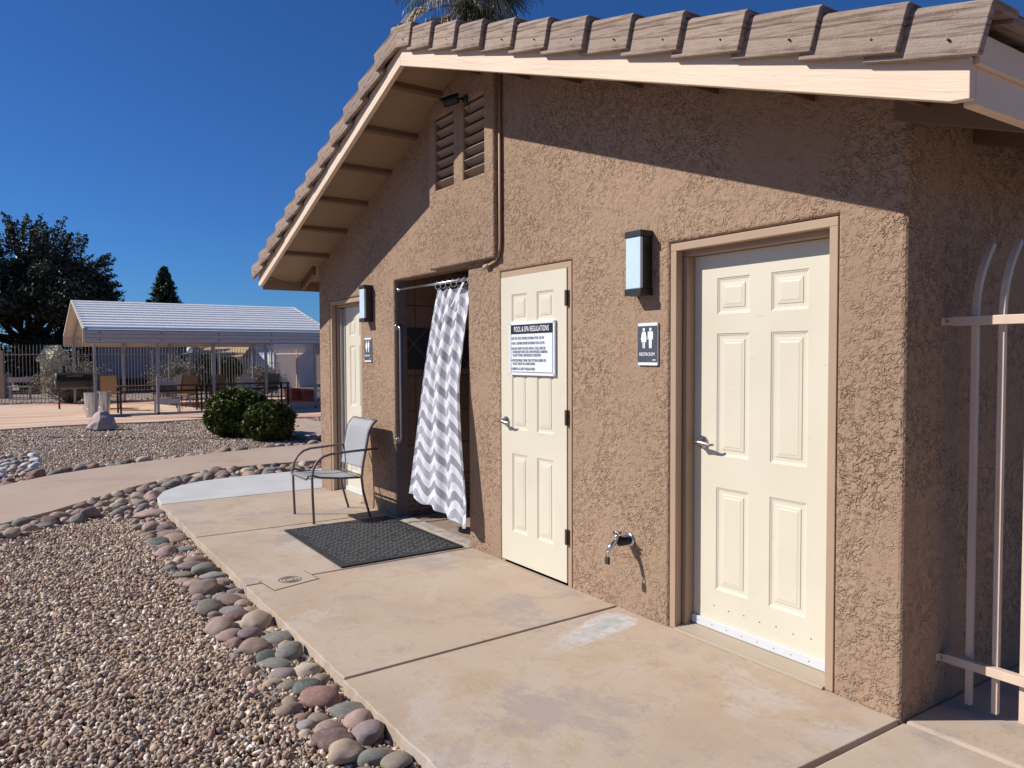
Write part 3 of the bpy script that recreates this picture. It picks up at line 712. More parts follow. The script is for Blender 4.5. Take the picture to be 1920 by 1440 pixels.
m2 = MB().box(XRE+.001, XRE+.018, YF+.02, BY+.5, EZ+.118, EZ+.215); m2.build('drip_board', FASCIA, roofo, bevel=.003)
ZL = rake(XLE)
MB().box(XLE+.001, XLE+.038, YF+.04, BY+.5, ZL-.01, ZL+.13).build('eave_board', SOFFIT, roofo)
for y in np.arange(3.0, 9, .6):
    for xa_, xb_ in ((XRE-.52, XRE-.04), (XLE+.04, XLE+.45)):
        m2 = MB(); slant_board(xa_, xb_, y, y+.038, -.015, .084, m2); m2.build('rafter_tail', BEAM, roofo)
MB().tube([(XLE+.09, YF+.06, ZL+.13), (XLE+.14, 2.7, ZL+.10), (XLE+.2, 2.85, ZL+.045), (XLE+.3, 2.97, ZL+.02), (XLE+.44, 3.06, ZL+.01)], .006, 6).build('loose_cable', BEAM, roofo, smooth=True)
# rake tiles
def rake_tile(xe, side):
    """xe: x of the down-slope end; side +1 right slope, -1 left slope"""
    s = SR if side > 0 else SL; ang = math.atan(s) - R(4.2)
    ux = Vector((side*math.cos(ang), 0, -math.sin(ang)))           # down the slope
    uz = Vector((side*math.sin(ang), 0, math.cos(ang)))
    L = .40; yaw = R(4.0)
    topz = rake(xe)+.305
    O = Vector((xe, 2.452, topz)) + Vector((rng.uniform(-.004, .004), rng.uniform(-.004, .004), rng.uniform(-.004, .004)))
    def pt(u, y, z):   # u from end, upward = negative
        return O + ux*(u) + Vector((0, y - u*math.tan(yaw)*1.0, 0)) + uz*z
    j = [rng.uniform(-.003, .003) for _ in range(8)]
    # thick L section: face panel + top flange
    H, T, W = .160, .028, .17
    sec = [(-.004, -H), (0, -.014), (.012, 0), (W, 0), (W, -T), (T, -T), (T, -H)]
    nn = 7; us = [0, -.1, -.2, -.3, -L]
    V = [pt(u, y, z + (.0025*math.sin(u*60+xe*9) if z == -H else 0)) for u in us for (y, z) in sec]
    Fc = [tuple(range(7)), tuple(4*7+i for i in range(7))[::-1]]
    for a in range(4):
        for i in range(7): Fc.append((a*7+i, a*7+(i+1) % 7, (a+1)*7+(i+1) % 7, (a+1)*7+i))
    return V, Fc
for side in (1, -1):
    k = 0
    for i in range(13):
        xe = (-4.92+.3245*i) if side > 0 else (-5.55-.3245*i)
        if side > 0 and i == 12: xe = -1.10
        if side < 0 and xe < -9.15: break
        V, Fc = rake_tile(xe, side); m2 = MB().add(V, Fc)
        o = m2.build('rake_tile', TILER if side > 0 else TILEL, roofo, bevel=.004, origin=(xe, 2.46, rake(xe)+.2))
        ux = .17
        hx = xe-.13*side; hz = rake(hx)+.180
        MB().tube([(hx, 2.462, hz), (hx, 2.4505, hz)], .004, 6).build('nail_head', DARKW, o)
mb = MB()   # ridge caps and field tiles
for i in range(15):
    y0 = 2.62+i*.42
    for s in (1, -1):
        sl_ = SR if s > 0 else SL
        mb.add([(AX, y0, AZ+.348), (AX+s*.17, y0, AZ+.325-.17*sl_), (AX+s*.17, y0+.45, AZ+.305-.17*sl_), (AX, y0+.45, AZ+.328),
                (AX, y0, AZ+.315), (AX+s*.17, y0, AZ+.315-.17*sl_), (AX+s*.17, y0+.45, AZ+.295-.17*sl_), (AX, y0+.45, AZ+.295)],
               [(0, 1, 2, 3), (4, 7, 6, 5), (0, 4, 5, 1), (1, 5, 6, 2), (2, 6, 7, 3), (3, 7, 4, 0)])
mb.build('ridge_cap', TILE, roofo)
mb = MB()
for s in (1, -1):
    n_ = 13 if s > 0 else 12
    for i in range(n_):
        xe = (AX+.31+.3245*i) if s > 0 else (AX-.31-.3245*i)
        if s > 0 and xe > XRE+.10: xe = XRE+.08
        xa = xe - s*.36; sl_ = SR if s > 0 else SL
        nc = 22
        for c in range(nc):
            y0 = 2.60+c*.305
            mb.add([(xa, y0, rake(xa)+.268), (xe, y0, rake(xe)+.298), (xe, y0+.30, rake(xe)+.298), (xa, y0+.30, rake(xa)+.268),
                    (xa, y0, rake(xa)+.240), (xe, y0, rake(xe)+.262), (xe, y0+.30, rake(xe)+.262), (xa, y0+.30, rake(xa)+.240)],
                   [(0, 1, 2, 3), (4, 7, 6, 5), (0, 4, 5, 1), (1, 5, 6, 2), (2, 6, 7, 3), (3, 7, 4, 0)])
mb.build('roof_tiles', TILE, roofo)

# doors
def door_leaf(name, x0, x1, z0, z1, y, parent, label=None):
    w_, h_ = x1-x0, z1-z0
    st = .155*w_/.86; mid = .13*w_/.86; pw = (w_-2*st-mid)/2
    cols_ = [(x0+st, x0+st+pw), (x1-st-pw, x1-st)]
    H = h_/2.06
    rows = [(z0+.225*H, z0+.79*H), (z0+.965*H, z0+1.63*H), (z0+1.735*H, z0+1.93*H)]
    xs_ = sorted({x0, x1, *[a for c in cols_ for a in c]}); zs_ = sorted({z0, z1, *[a for r in rows for a in r]})
    m2 = MB()
    for i in range(len(xs_)-1):
        for j in range(len(zs_)-1):
            xm, zm = (xs_[i]+xs_[i+1])/2, (zs_[j]+zs_[j+1])/2
            if any(a < xm < b for a, b in cols_) and any(a < zm < b for a, b in rows): continue
            m2.add([(xs_[i], y, zs_[j]), (xs_[i+1], y, zs_[j]), (xs_[i+1], y, zs_[j+1]), (xs_[i], y, zs_[j+1])], [(0, 1, 2, 3)])
    for a, b in cols_:
        for c, d in rows:
            prof = [(0, 0), (.004, .004), (.008, .0045), (.011, .007), (.017, .008), (.032, .008), (.035, .0045), (.050, .0030), (.053, .0018)]
            rings = [[(a+i_, y+dp, c+i_), (b-i_, y+dp, c+i_), (b-i_, y+dp, d-i_), (a+i_, y+dp, d-i_)] for i_, dp in prof]
            V = [v for r_ in rings for v in r_]; Fc = []
            for k in range(len(prof)-1):
                for q in range(4): Fc.append((k*4+q, k*4+(q+1) % 4, (k+1)*4+(q+1) % 4, (k+1)*4+q))
            Fc.append(tuple(4*(len(prof)-1)+q for q in range(4)))
            m2.add(V, Fc)
    # edges and back
    m2.add([(x0, y, z0), (x1, y, z0), (x1, y, z1), (x0, y, z1), (x0, y+.044, z0), (x1, y+.044, z0), (x1, y+.044, z1), (x0, y+.044, z1)],
           [(4, 7, 6, 5), (0, 4, 5, 1), (1, 5, 6, 2), (2, 6, 7, 3), (3, 7, 4, 0)])
    bm = bmesh.new(); me = bpy.data.meshes.new(name); me.from_pydata(m2.v, [], m2.f); bm.from_mesh(me)
    bmesh.ops.remove_doubles(bm, verts=bm.verts, dist=1e-5); bmesh.ops.recalc_face_normals(bm, faces=bm.faces); bm.to_mesh(me); bm.free()
    me.materials.append(DOOR); o = bpy.data.objects.new(name, me); col.objects.link(o); adopt(o, parent)
    if label: o['label'] = label
    return o
def lever(x, y, z, parent):
    m2 = MB(); m2.lathe((x, y, z), [(0, -.0), (.036, 0), (.036, -.006), (.030, -.012), (.022, -.03), (.014, -.034), (.013, -.05), (0, -.05)], (0, 1, 0), 22)
    m2.tube([(x-.006, y-.052, z), (x-.002, y-.060, z+.002), (x+.03, y-.062, z+.004), (x+.06, y-.060, z-.001), (x+.095, y-.055, z-.006), (x+.115, y-.046, z-.003)], [.012, .013, .010, .009, .008, .006], 10)
    return m2.build('handle', CHROME, parent, smooth=True)
def frame(x0, x1, ztop, fw, y0, y1, parent, stop=None, name='door_frame'):
    m2 = MB(); m2.box(x0, x0+fw, y0, y1, 0.001, ztop-fw); m2.box(x1-fw, x1, y0, y1, 0.001, ztop-fw); m2.box(x0, x1, y0, y1, ztop-fw, ztop)
    o = m2.build(name, TRIM, parent, bevel=.003)
    return o
# near door, recessed
fr = frame(-3.018, -2.006, 2.140, .042, D+.006, D+.055, bld)
m2 = MB(); m2.box(-2.990, -2.950, D+.062, D+.2, 0, 2.07); m2.box(-2.073, -2.033, D+.062, D+.2, 0, 2.07); m2.box(-2.990, -2.033, D+.062, D+.2, 2.071, 2.12)
m2.build('door_jamb', TRIM, bld, bevel=.003)
dn = door_leaf('door', -2.948, -2.075, .03, 2.068, 3.205, bld, 'cream six panel door at the right, deeply recessed')
lever(-2.885, 3.205, 1.05, dn)
m2 = MB().box(-2.947, -2.076, 3.188, 3.2045, .032, .078); m2.build('door_sweep', VINYL, dn, bevel=.002)
m2 = MB()
for i in range(9):
    x = -2.9+i*.1; m2.tube([(x, 3.2046, .155+.006*(i % 2)), (x, 3.2025, .155+.006*(i % 2))], .003, 6)
    m2.tube([(x, 3.188, .055), (x, 3.1865, .055)], .003, 6)
m2.build('screw', HINGE, dn)
def threshold(x0, x1):
    m2 = MB()
    prof = [(D-.012, .001), (D-.012, .006), (D+.0, .012), (D+.012, .013)] + [(D+.018+.009*k, .013+.0016*k+(.0018 if k % 2 else 0)) for k in range(11)] + [(D+.125, .033), (D+.2, .033), (D+.2, .001)]
    n = len(prof); m2.add([(x0, y, z) for y, z in prof]+[(x1, y, z) for y, z in prof], [tuple(range(n)), tuple(range(n, 2*n))[::-1]]+[(i, (i+1) % n, n+(i+1) % n, n+i) for i in range(n)])
    return m2.build('threshold', THRESH, bld)
threshold(-2.974, -2.050)
# middle door, flush, opens outward
frame(-4.731, -3.897, 2.142, .040, D+.004, D+.12, bld)
dm = door_leaf('door', -4.722, -3.940, .022, 2.100, D-.004, bld, 'flush cream door carrying the pool regulations sign')
hm = lever(-4.655, D-.004, 1.05, dm)
for z in (1.905, 1.12, .33):
    m2 = MB(); m2.tube([(-3.934, D-.012, z-.05), (-3.934, D-.012, z+.05)], .0085, 10); m2.box(-3.958, -3.938, D-.0075, D-.0045, z-.05, z+.05); m2.box(-3.931, -3.918, D-.0045, D+.0035, z-.05, z+.05)
    m2.build('hinge', HINGE, dm)
MB().box(-4.72, -3.94, D+.045, D+.12, .0005, .018).build('threshold', DARKW, bld)
# left door, recessed
frame(-8.256, -7.359, 2.140, .042, D+.006, D+.055, bld)
m2 = MB(); m2.box(-8.228, -8.188, D+.062, D+.2, 0, 2.07); m2.box(-7.427, -7.387, D+.062, D+.2, 0, 2.07); m2.box(-8.228, -7.387, D+.062, D+.2, 2.071, 2.12)
m2.build('door_jamb', TRIM, bld, bevel=.003)
dl = door_leaf('door', -8.10, -7.43, .03, 2.068, 3.205, bld, 'recessed cream door at the far left, behind the patio chair')
m2 = MB().box(-8.186, -8.150, 3.165, 3.2, .03, 2.06); m2.box(-8.150, -8.102, 3.195, 3.24, .03, 2.06); m2.build('weatherstrip', WEATHER, dl, bevel=.002)
MB().box(-8.099, -7.431, 3.188, 3.2045, .032, .078).build('door_sweep', VINYL, dl)
threshold(-8.212, -7.405)

# shower room
m2 = MB().box(-6.568, -5.212, D+.0, D+.125, -.05, .004); m2.build('shower_sill', TANBAND, bld, bevel=.006)
MB().box(-6.60, -6.572, D+.131, 4.6, .42, 1.40).build('wall_tile', WTILE, bld); MB().box(-6.60, -6.572, D+.131, 4.6, 1.80, 2.5).build('upper_wall_tile', WTILE, bld)
MB().box(-6.60, -6.570, D+.131, 4.6, 1.40, 1.80).build('accent_tile', BANDT, bld)
MB().box(-6.60, -6.570, D+.131, 4.6, 0, .42).build('base_tile', MOSA, bld)
MB().box(-6.60, -4.85, 4.5, 4.6, 0, 2.5).build('back_wall_tile', BTILE, bld)
MB().box(-4.95, -4.85, D+.131, 4.5, 0, 2.5).build('inner_wall_tile', WTILE, bld)
MB().box(-6.60, -4.85, D+.131, 4.6, 2.5, 2.6).build('shower_ceiling', SOFFIT, bld)
MB().box(-6.570, -4.95, D+.127, 4.5, -.05, -.008).build('shower_floor', FTILE, bld)
MB().box(-6.5695, -6.5645, D+.021, D+.129, .006, 2.23).build('jamb_lining', plain('dark_jamb_paint', (.20, .16, .15), .6), bld)

# ------------------------------------------------------------------ fixtures on the facade
def wall_lamp(x, label):
    r = empty('wall_lamp', (x, D, 1.88), label, 'wall lamp', 'wall lamps beside the restroom doors')
    MB().box(x-.062, x+.062, D-.070, D-.002, 1.905, 2.195).build('housing', DARKM, r, bevel=.002)
    MB().box(x-.066, x+.066, D-.096, D-.001, 2.196, 2.232).build('top_cap', DARKM, r, bevel=.0015)
    MB().box(x-.066, x+.066, D-.096, D-.001, 1.868, 1.904).build('bottom_cap', DARKM, r, bevel=.0015)
    MB().box(x-.060, x+.060, D-.092, D-.071, 1.905, 2.195).build('diffuser', GLASS, r, bevel=.004)
    return r
wall_lamp(-3.216, 'black box wall lamp with frosted front beside the near recessed door')
wall_lamp(-7.12, 'black box wall lamp with frosted front above the small far sign by the shower')
def wc_sign(x0, label):
    x1 = x0+.158; z0, z1 = 1.470, 1.712; y = D-.013; xc = (x0+x1)/2
    r = empty('restroom_sign', (xc, D, z0), label, 'sign', 'small slate restroom signs beside the doors')
    MB().box(x0, x1, y, D-.001, z0, z1).build('backing_plate', SIGNW, r, bevel=.0015)
    MB().box(x0+.001, x1-.003, y-.0025, y-.0005, z0+.019, z1-.017).build('sign_face', SIGNG, r)
    yy = y-.0035
    def fig(cx, dress):
        m2 = MB()
        m2.lathe((cx, yy, 1.675), [(0, 0), (.0095, 0), (.0095, .001), (0, .001)], (0, 1, 0), 16)
        def pl(pts): 
            n = len(pts); m2.add([(cx+px, yy, pz) for px, pz in pts]+[(cx+px, yy+.001, pz) for px, pz in pts], [tuple(range(n)), tuple(range(n, 2*n))[::-1]]+[(i, (i+1) % n, n+(i+1) % n, n+i) for i in range(n)])
        if dress:
            pl([(-.012, 1.663), (.012, 1.663), (.016, 1.655), (.024, 1.617), (.018, 1.615), (.011, 1.645), (.021, 1.603), (-.021, 1.603), (-.011, 1.645), (-.018, 1.615), (-.024, 1.617), (-.016, 1.655)])
            pl([(-.010, 1.604), (-.002, 1.604), (-.002, 1.568), (-.009, 1.568)]); pl([(.002, 1.604), (.010, 1.604), (.009, 1.568), (.002, 1.568)])
        else:
            pl([(-.018, 1.663), (.018, 1.663), (.021, 1.658), (.021, 1.617), (.015, 1.617), (.013, 1.65), (.012, 1.61), (-.012, 1.61), (-.013, 1.65), (-.015, 1.617), (-.021, 1.617), (-.021, 1.658)])
            pl([(-.012, 1.611), (-.001, 1.611), (-.001, 1.568), (-.010, 1.568)]); pl([(.001, 1.611), (.012, 1.611), (.010, 1.568), (.001, 1.568)])
        m2.build('pictogram', WHITEINK, r, recalc=True)
    fig(xc-.027, True); fig(xc+.026, False)
    text('RESTROOM', .026, (xc-.001, yy, 1.533), WHITEINK, r, sx=.93, bold=.0003)
    text('small print', .007, (xc+.055, yy, 1.5), WHITEINK, r, name='maker_mark') if False else MB().box(xc+.044, xc+.068, yy, yy+.001, 1.4985, 1.5035).build('maker_mark', WHITEINK, r)
    return r
wc_sign(-3.258, 'slate RESTROOM sign under the near wall lamp')
wc_sign(-7.247, 'slate RESTROOM sign between the far door and the shower opening')
# pool regulations
sx0, sx1, sz0, sz1 = -4.585, -4.046, 1.390, 1.765; sy = D-.022
rg = empty('regulations_sign', ((sx0+sx1)/2, D-.004, sz0), 'white POOL & SPA REGULATIONS notice fixed to the middle door', 'sign')
MB().box(sx0, sx1, sy, D-.006, sz0, sz1).build('sign_board', SIGNW, rg, bevel=.002)
yy = sy-.0015; xc = (sx0+sx1)/2
MB().box(sx0+.018, sx1-.018, yy, yy+.001, sz1-.083, sz1-.018).build('header_band', INK, rg)
m2 = MB(); th = .0035
for (a, b, c, d) in ((sx0+.018, sx0+.018+th, sz0+.024, sz1-.083), (sx1-.018-th, sx1-.018, sz0+.024, sz1-.083), (sx0+.018, sx1-.018, sz0+.020, sz0+.020+th)): m2.box(a, b, yy, yy+.001, c, d)
m2.build('border_line', INK, rg)
text('POOL & SPA REGULATIONS', .052, (xc, yy-.0005, sz1-.0515), WHITEINK, rg, name='heading', sx=.60, bold=.0005, sp=1.10)
lines = [('USE THE TOILET BEFORE ENTERING POOL OR SPA', .115, 1), ('TAKE A SHOWER BEFORE ENTERING POOL OR SPA', .150, 1), ('DO NOT ENTER THE POOL WITH A COLD, SKIN OR', .187, 1), ('OTHER BODY INFECTION, OPEN WOUND, DIARRHEA,', .211, 0), ('OR ANY OTHER CONTAGIOUS CONDITION', .235, 0),
         ('IF INCONTINENT, WEAR TIGHT FITTING RUBBER OR', .271, 1), ('PLASTIC PANTS OR A SWIM DIAPER', .295, 0), ('OBSERVE ALL SAFETY REGULATIONS', .331, 1)]
for s, dz, bl in lines: text(('\u2022' if bl else ' ')+s, .0265, (sx0+.026 if bl else sx0+.036, yy, sz1-dz), INKG, rg, name='text_line', sx=.60, align='LEFT', sp=1.09)
m2 = MB()
for x in (sx0+.01, sx1-.01):
    for z in (sz0+.01, sz1-.01): m2.tube([(x, sy, z), (x, sy-.003, z)], .004, 8)
m2.build('screw', HINGE, rg)
# camera
cr = empty('security_camera', (-5.115, py, 3.50), 'black bullet security camera above the louvred gable vents', 'camera')
m2 = MB().lathe((-5.115, py, 3.50), [(0, 0), (.034, 0), (.034, -.012), (.02, -.02), (0, -.02)], (0, 1, 0), 18); m2.tube([(-5.115, py-.015, 3.50), (-5.13, py-.06, 3.497), (-5.15, py-.085, 3.49)], .011, 8); m2.build('mount', BLACK, cr, smooth=True)
ca = Vector((-.62, -.62, -.22)).normalized(); cp = Vector((-5.145, py-.075, 3.492))
m2 = MB().lathe(cp-ca*.02, [(0, 0), (.030, 0), (.033, .01), (.033, .115), (.028, .12), (0, .112)], ca, 18); m2.build('body', BLACK, cr)
m2 = MB().lathe(cp+ca*.094, [(0, 0), (.012, 0), (.012, .003), (0, .004)], ca, 12); m2.build('lens', STEEL, cr)
m2 = MB().obox(cp+ca*.05+Vector((0, 0, .034)), (.15, .062, .004), Matrix(((ca.x, -ca.y, 0), (ca.y, ca.x, 0), (ca.z, 0, 1))).to_3x3()); m2.build('sunshield', BLACK, cr)
MB().tube([(-5.10, py-.006, 3.48), (-5.06, py-.012, 3.45), (-5.05, py-.004, 3.40)], .003, 6).build('cable', BLACK, cr)
# hose tap
tp = empty('hose_tap', (-3.335, D, .42), 'chrome hose tap with black sleeve low on the wall between two doors', 'tap')
tx, tz = -3.335, .435
MB().lathe((tx, D, tz), [(0, 0), (.040, 0), (.041, -.006), (.030, -.012), (0, -.012)], (0, 1, 0), 24).build('wall_flange', STEEL, tp, smooth=True)
prof = []
for k in range(7): prof += [(.030, -.012-.0125*k), (.024, -.018-.0125*k)]
MB().lathe((tx, D, tz), [(0, -.012)]+prof+[(0, -.10)], (0, 1, 0), 20).build('foam_sleeve', BLACK, tp, smooth=False)
m2 = MB().tube([(tx, D-.095, tz+.003), (tx, D-.125, tz), (tx-.0, D-.150, tz-.02), (tx-.0, D-.172, tz-.048)], [.014, .016, .0145, .0135], 14)
m2.tube([(tx, D-.105, tz+.01), (tx, D-.105, tz+.045)], [.014, .009], 12); m2.build('spout', STEEL, tp, smooth=True)
m2 = MB().tube([(tx-.035, D-.105, tz+.052), (tx+.035, D-.105, tz+.052)], .0055, 8); m2.tube([(tx, D-.14, tz+.052), (tx, D-.07, tz+.052)], .0055, 8); m2.tube([(tx, D-.105, tz+.042), (tx, D-.105, tz+.062)], .009, 10); m2.build('cross_handle', GRAB, tp, smooth=True)
pk = empty('padlock', (tx, D-.176, tz-.11), 'small dark padlock hanging from the hose tap spout', 'padlock')
MB().box(tx-.016, tx+.016, D-.186, D-.170, tz-.122, tz-.080).build('lock_body', PADLOCK, pk, bevel=.003)
MB().tube([(tx-.010, D-.178, tz-.082), (tx-.010, D-.178, tz-.058), (tx-.006, D-.178, tz-.048), (tx+.006, D-.178, tz-.048), (tx+.010, D-.178, tz-.058), (tx+.010, D-.178, tz-.082)], .003, 8).build('shackle', STEEL, pk, smooth=True)
# grab bar
gb = empty('grab_bar', (-6.56, D+.035, .71), 'vertical steel grab bar on the left side of the shower opening', 'grab bar')
gy = D+.035; gx = -6.565
MB().tube([(gx, gy, 1.80), (gx+.035, gy, 1.80), (gx+.05, gy, 1.785), (gx+.055, gy, 1.76), (gx+.055, gy, .77), (gx+.05, gy, .745), (gx+.035, gy, .73), (gx, gy, .73)], .0145, 14).build('bar', GRAB, gb, smooth=True)
for z in (1.80, .73): MB().lathe((gx, gy, z), [(0, 0), (.036, 0), (.036, .008), (.028, .014), (0, .014)], (1, 0, 0), 20).build('flange', GRAB, gb, smooth=True)
# shower rod + curtain
RY, RZ = D+.045, 2.148
rd = empty('shower_rod', (-5.88, RY, RZ), 'straight silver shower rod across the top of the shower opening', 'curtain rod')
MB().tube([(-6.545, RY, RZ), (-5.225, RY, RZ-.004)], .0125, 14).build('rod', STEEL, rd, smooth=True)
for x, s in ((-6.562, 1), (-5.215, -1)): MB().lathe((x, RY, RZ), [(0, 0), (.022, 0), (.020, .012*s), (.0125, .025*s), (0, .025*s)], (1, 0, 0), 16).build('rod_end', STEEL, rd, smooth=True)
cu = empty('shower_curtain', (-5.5, D, .22), 'grey and white chevron shower curtain blowing out of the shower opening', 'curtain')
NU, NV = 150, 90
def cpt(u, v):
    # v 0 top, 1 bottom ; u 0 left, 1 right
    vv = v**.8
    xl = -5.805 + (-6.165+5.805)*(v**1.15); xr = -5.225 + .17*max(0, min(1, (v-.42)/.5))
    ytop = RY; ybot = D-.075
    yb = ytop+(ybot-ytop)*(v**.7) - .05*math.sin(math.pi*min(1, v*1.1))*(.3+.7*u)
    amp = .021 + .012*v
    ph = 2*math.pi*(3.6*u + .12*math.sin(3*v+u*4)) + .6*v
    fold = amp*math.sin(ph)*(.45+.55*math.sin(u*7.3+1.1)**2) + .008*math.sin(2.3*ph+1.7+2*v)*(1-v*.3)
    fold *= (1 - .45*v*(1-u))
    x = xl+(xr-xl)*u + .010*math.cos(ph)*v
    if u > .80: yb -= 0.03*(u-.80)/.2*v
    z = 2.095 - .018*abs(math.sin(math.pi*7*u))*(1-v)**8
    zb = .235 + .06*(1-u)**3 - .045*(u > .62)*min(1, (u-.62)/.03) + .012*math.sin(u*19)
    return (x, yb+fold, z+(zb-z)*v)
m2 = MB(); m2.grid(cpt, NU, NV)
me = bpy.data.meshes.new('curtain_cloth'); me.from_pydata(m2.v, [], m2.f); uvl = me.uv_layers.new()
Lw = 1.06
for p_ in me.polygons:
    for li in p_.loop_indices:
        vi = me.loops[li].vertex_index; i, j = divmod(vi, NV+1)
        uvl.data[li].uv = (i/NU*Lw, (1-j/NV)*1.86 + .0)
me.polygons.foreach_set('use_smooth', [True]*len(me.polygons)); me.materials.append(CURT)
o = bpy.data.objects.new('curtain_cloth', me); col.objects.link(o); adopt(o, cu)
for k in range(7):
    u = .03+.94*k/6; x = cpt(u, 0)[0]
    n = 16; MB().tube([(x+.004*math.sin(a), RY+.026*math.cos(a), RZ-.018+.032*math.sin(a)) for a in np.linspace(0, 6.283, n, endpoint=False)], .003, 6, closed=True).build('curtain_ring', SIGNW, cu, smooth=True)
MB().add([(-5.33, RY-.022, 2.12), (-5.30, RY-.022, 2.12), (-5.42, RY-.075, 1.93), (-5.45, RY-.075, 1.92), (-5.33, RY-.020, 2.119), (-5.30, RY-.020, 2.119), (-5.42, RY-.073, 1.929), (-5.45, RY-.073, 1.919)], [(0, 1, 2, 3), (7, 6, 5, 4), (0, 3, 7, 4), (1, 5, 6, 2), (0, 4, 5, 1), (3, 2, 6, 7)]).build('tie_strap', VINYL, cu)
MB().tube([(-5.235, D-.12, .21), (-5.225, D-.12, .15), (-5.205, D-.115, .08)], .0018, 5).build('loose_thread', VINYL, cu)

# rubber mat, drain lid
mt = empty('rubber_mat', (-5.95, 2.5, .004), 'black ridged rubber mat lying before the shower opening', 'mat')
mpoly = [(-6.60, 2.02), (-5.20, 2.00), (-5.215, 3.03), (-6.64, 3.02)]
MB().prism(mpoly, .004, .013).build('mat_base', RUBBER, mt, bevel=.003)
m2 = MB()
for j in range(34):
    y = 2.07+j*.0272
    x = -6.54 + (.045 if (j//2) % 2 else 0)
    while x < -5.27:
        l = .052
        if rng.random() > .10: m2.box(x, min(x+l, -5.26), y, y+.0075, .013, .0155)
        x += .052+.030
tag(m2.build('tread_pattern', RIDGE, mt), kind='stuff')
dr = empty('cleanout_lid', (-5.1, 1.6, 0), 'square concrete cleanout lid set in the patio near its edge', 'drain lid')
LID = [(-5.215, 1.43), (-4.955, 1.455), (-5.045, 1.775), (-5.285, 1.755)]
cc = Vector((-5.125, 1.604))
MB().prism([((x-cc.x)*1.06+cc.x, (y-cc.y)*1.06+cc.y) for x, y in LID], -.03, .0015).build('lid_recess', plain('joint_dirt', (.16, .12, .09), .9), dr)
MB().prism(LID, -.02, .0042).build('lid_plate', CONC, dr, bevel=.002)
m2 = MB()
for r_ in (.030, .052, .074): m2.tube([(cc.x+r_*math.cos(a), cc.y+r_*math.sin(a), .0045) for a in np.linspace(0, 6.283, 26, endpoint=False)], .0035, 6, closed=True)
m2.build('cap_ring', plain('worn_cap', (.17, .14, .12), .8), dr)

# ------------------------------------------------------------------ patio chair
ch = empty('patio_chair', (-7.0, 2.6, 0), 'grey sling patio chair with curved arms standing with its back to the wall', 'chair')
xa, xb = -7.27, -6.725
for x in (xa, xb):
    s = -1 if x == xa else 1
    MB().tube([(x, 2.335, .0), (x+.0, 2.325, .25), (x, 2.322, .42), (x, 2.335, .50), (x, 2.37, .565), (x, 2.43, .610), (x, 2.50, .628), (x, 2.70, .640), (x, 2.97, .648)], .0115, 12).build('arm_and_leg', CHAIRF, ch, smooth=True)
    MB().tube([(x, 2.885, .0), (x, 2.855, .10), (x, 2.815, .25), (x, 2.80, .38), (x, 2.815, .50), (x, 2.85, .66), (x, 2.875, .80), (x, 2.90, .86), (x, 2.955, .915)], .0115, 12).build('back_leg', CHAIRF, ch, smooth=True)
    MB().tube([(x-s*.012, 2.805, .385), (x-s*.012, 2.6, .395), (x-s*.012, 2.40, .418), (x-s*.014, 2.33, .445), (x-s*.03, 2.30, .44)], .0105, 10).build('seat_rail', CHAIRF, ch, smooth=True)
m2 = MB().tube([(xa+.03, 2.30, .44), (xa+.06, 2.29, .405), (xb-.06, 2.29, .405), (xb-.03, 2.30, .44)], .010, 10); m2.build('front_rail', CHAIRF, ch, smooth=True)
MB().tube([(xa, 2.955, .915), (xb, 2.955, .915)], .010, 10).build('cross_bar', CHAIRF, ch, smooth=True); MB().tube([(xa, 2.808, .40), (xb, 2.808, .40)], .009, 10).build('cross_bar', CHAIRF, ch, smooth=True)
def seatf(u, v):
    y = 2.29+v*.50; zz = (.43 if v < .06 else .422-.03*v) - .022*math.sin(math.pi*u)*math.sin(math.pi*min(1, v*1.05)) - (.02*(1-v/.08) if v < .08 else 0)
    return (xa+.012+u*(xb-xa-.024), y, zz)
def sheet(fn, nu, nv, name, m, parent, th=.003):
    m2 = MB().grid(fn, nu, nv); o = m2.build(name, m, parent, smooth=True)
    md = o.modifiers.new('s', 'SOLIDIFY'); md.thickness = th; return o
sheet(seatf, 10, 14, 'seat', SLING, ch)
bp = [(2.812, .47), (2.82, .52), (2.85, .66), (2.875, .80), (2.895, .855), (2.945, .912)]
def backf(u, v):
    t_ = v*(len(bp)-1); i = min(int(t_), len(bp)-2); f = t_-i
    y = bp[i][0]*(1-f)+bp[i+1][0]*f; z = bp[i][1]*(1-f)+bp[i+1][1]*f
    return (xa+.01+u*(xb-xa-.02), y+.012*math.sin(math.pi*u)*math.sin(math.pi*v), z)
sheet(backf, 10, 16, 'backrest', SLING, ch)

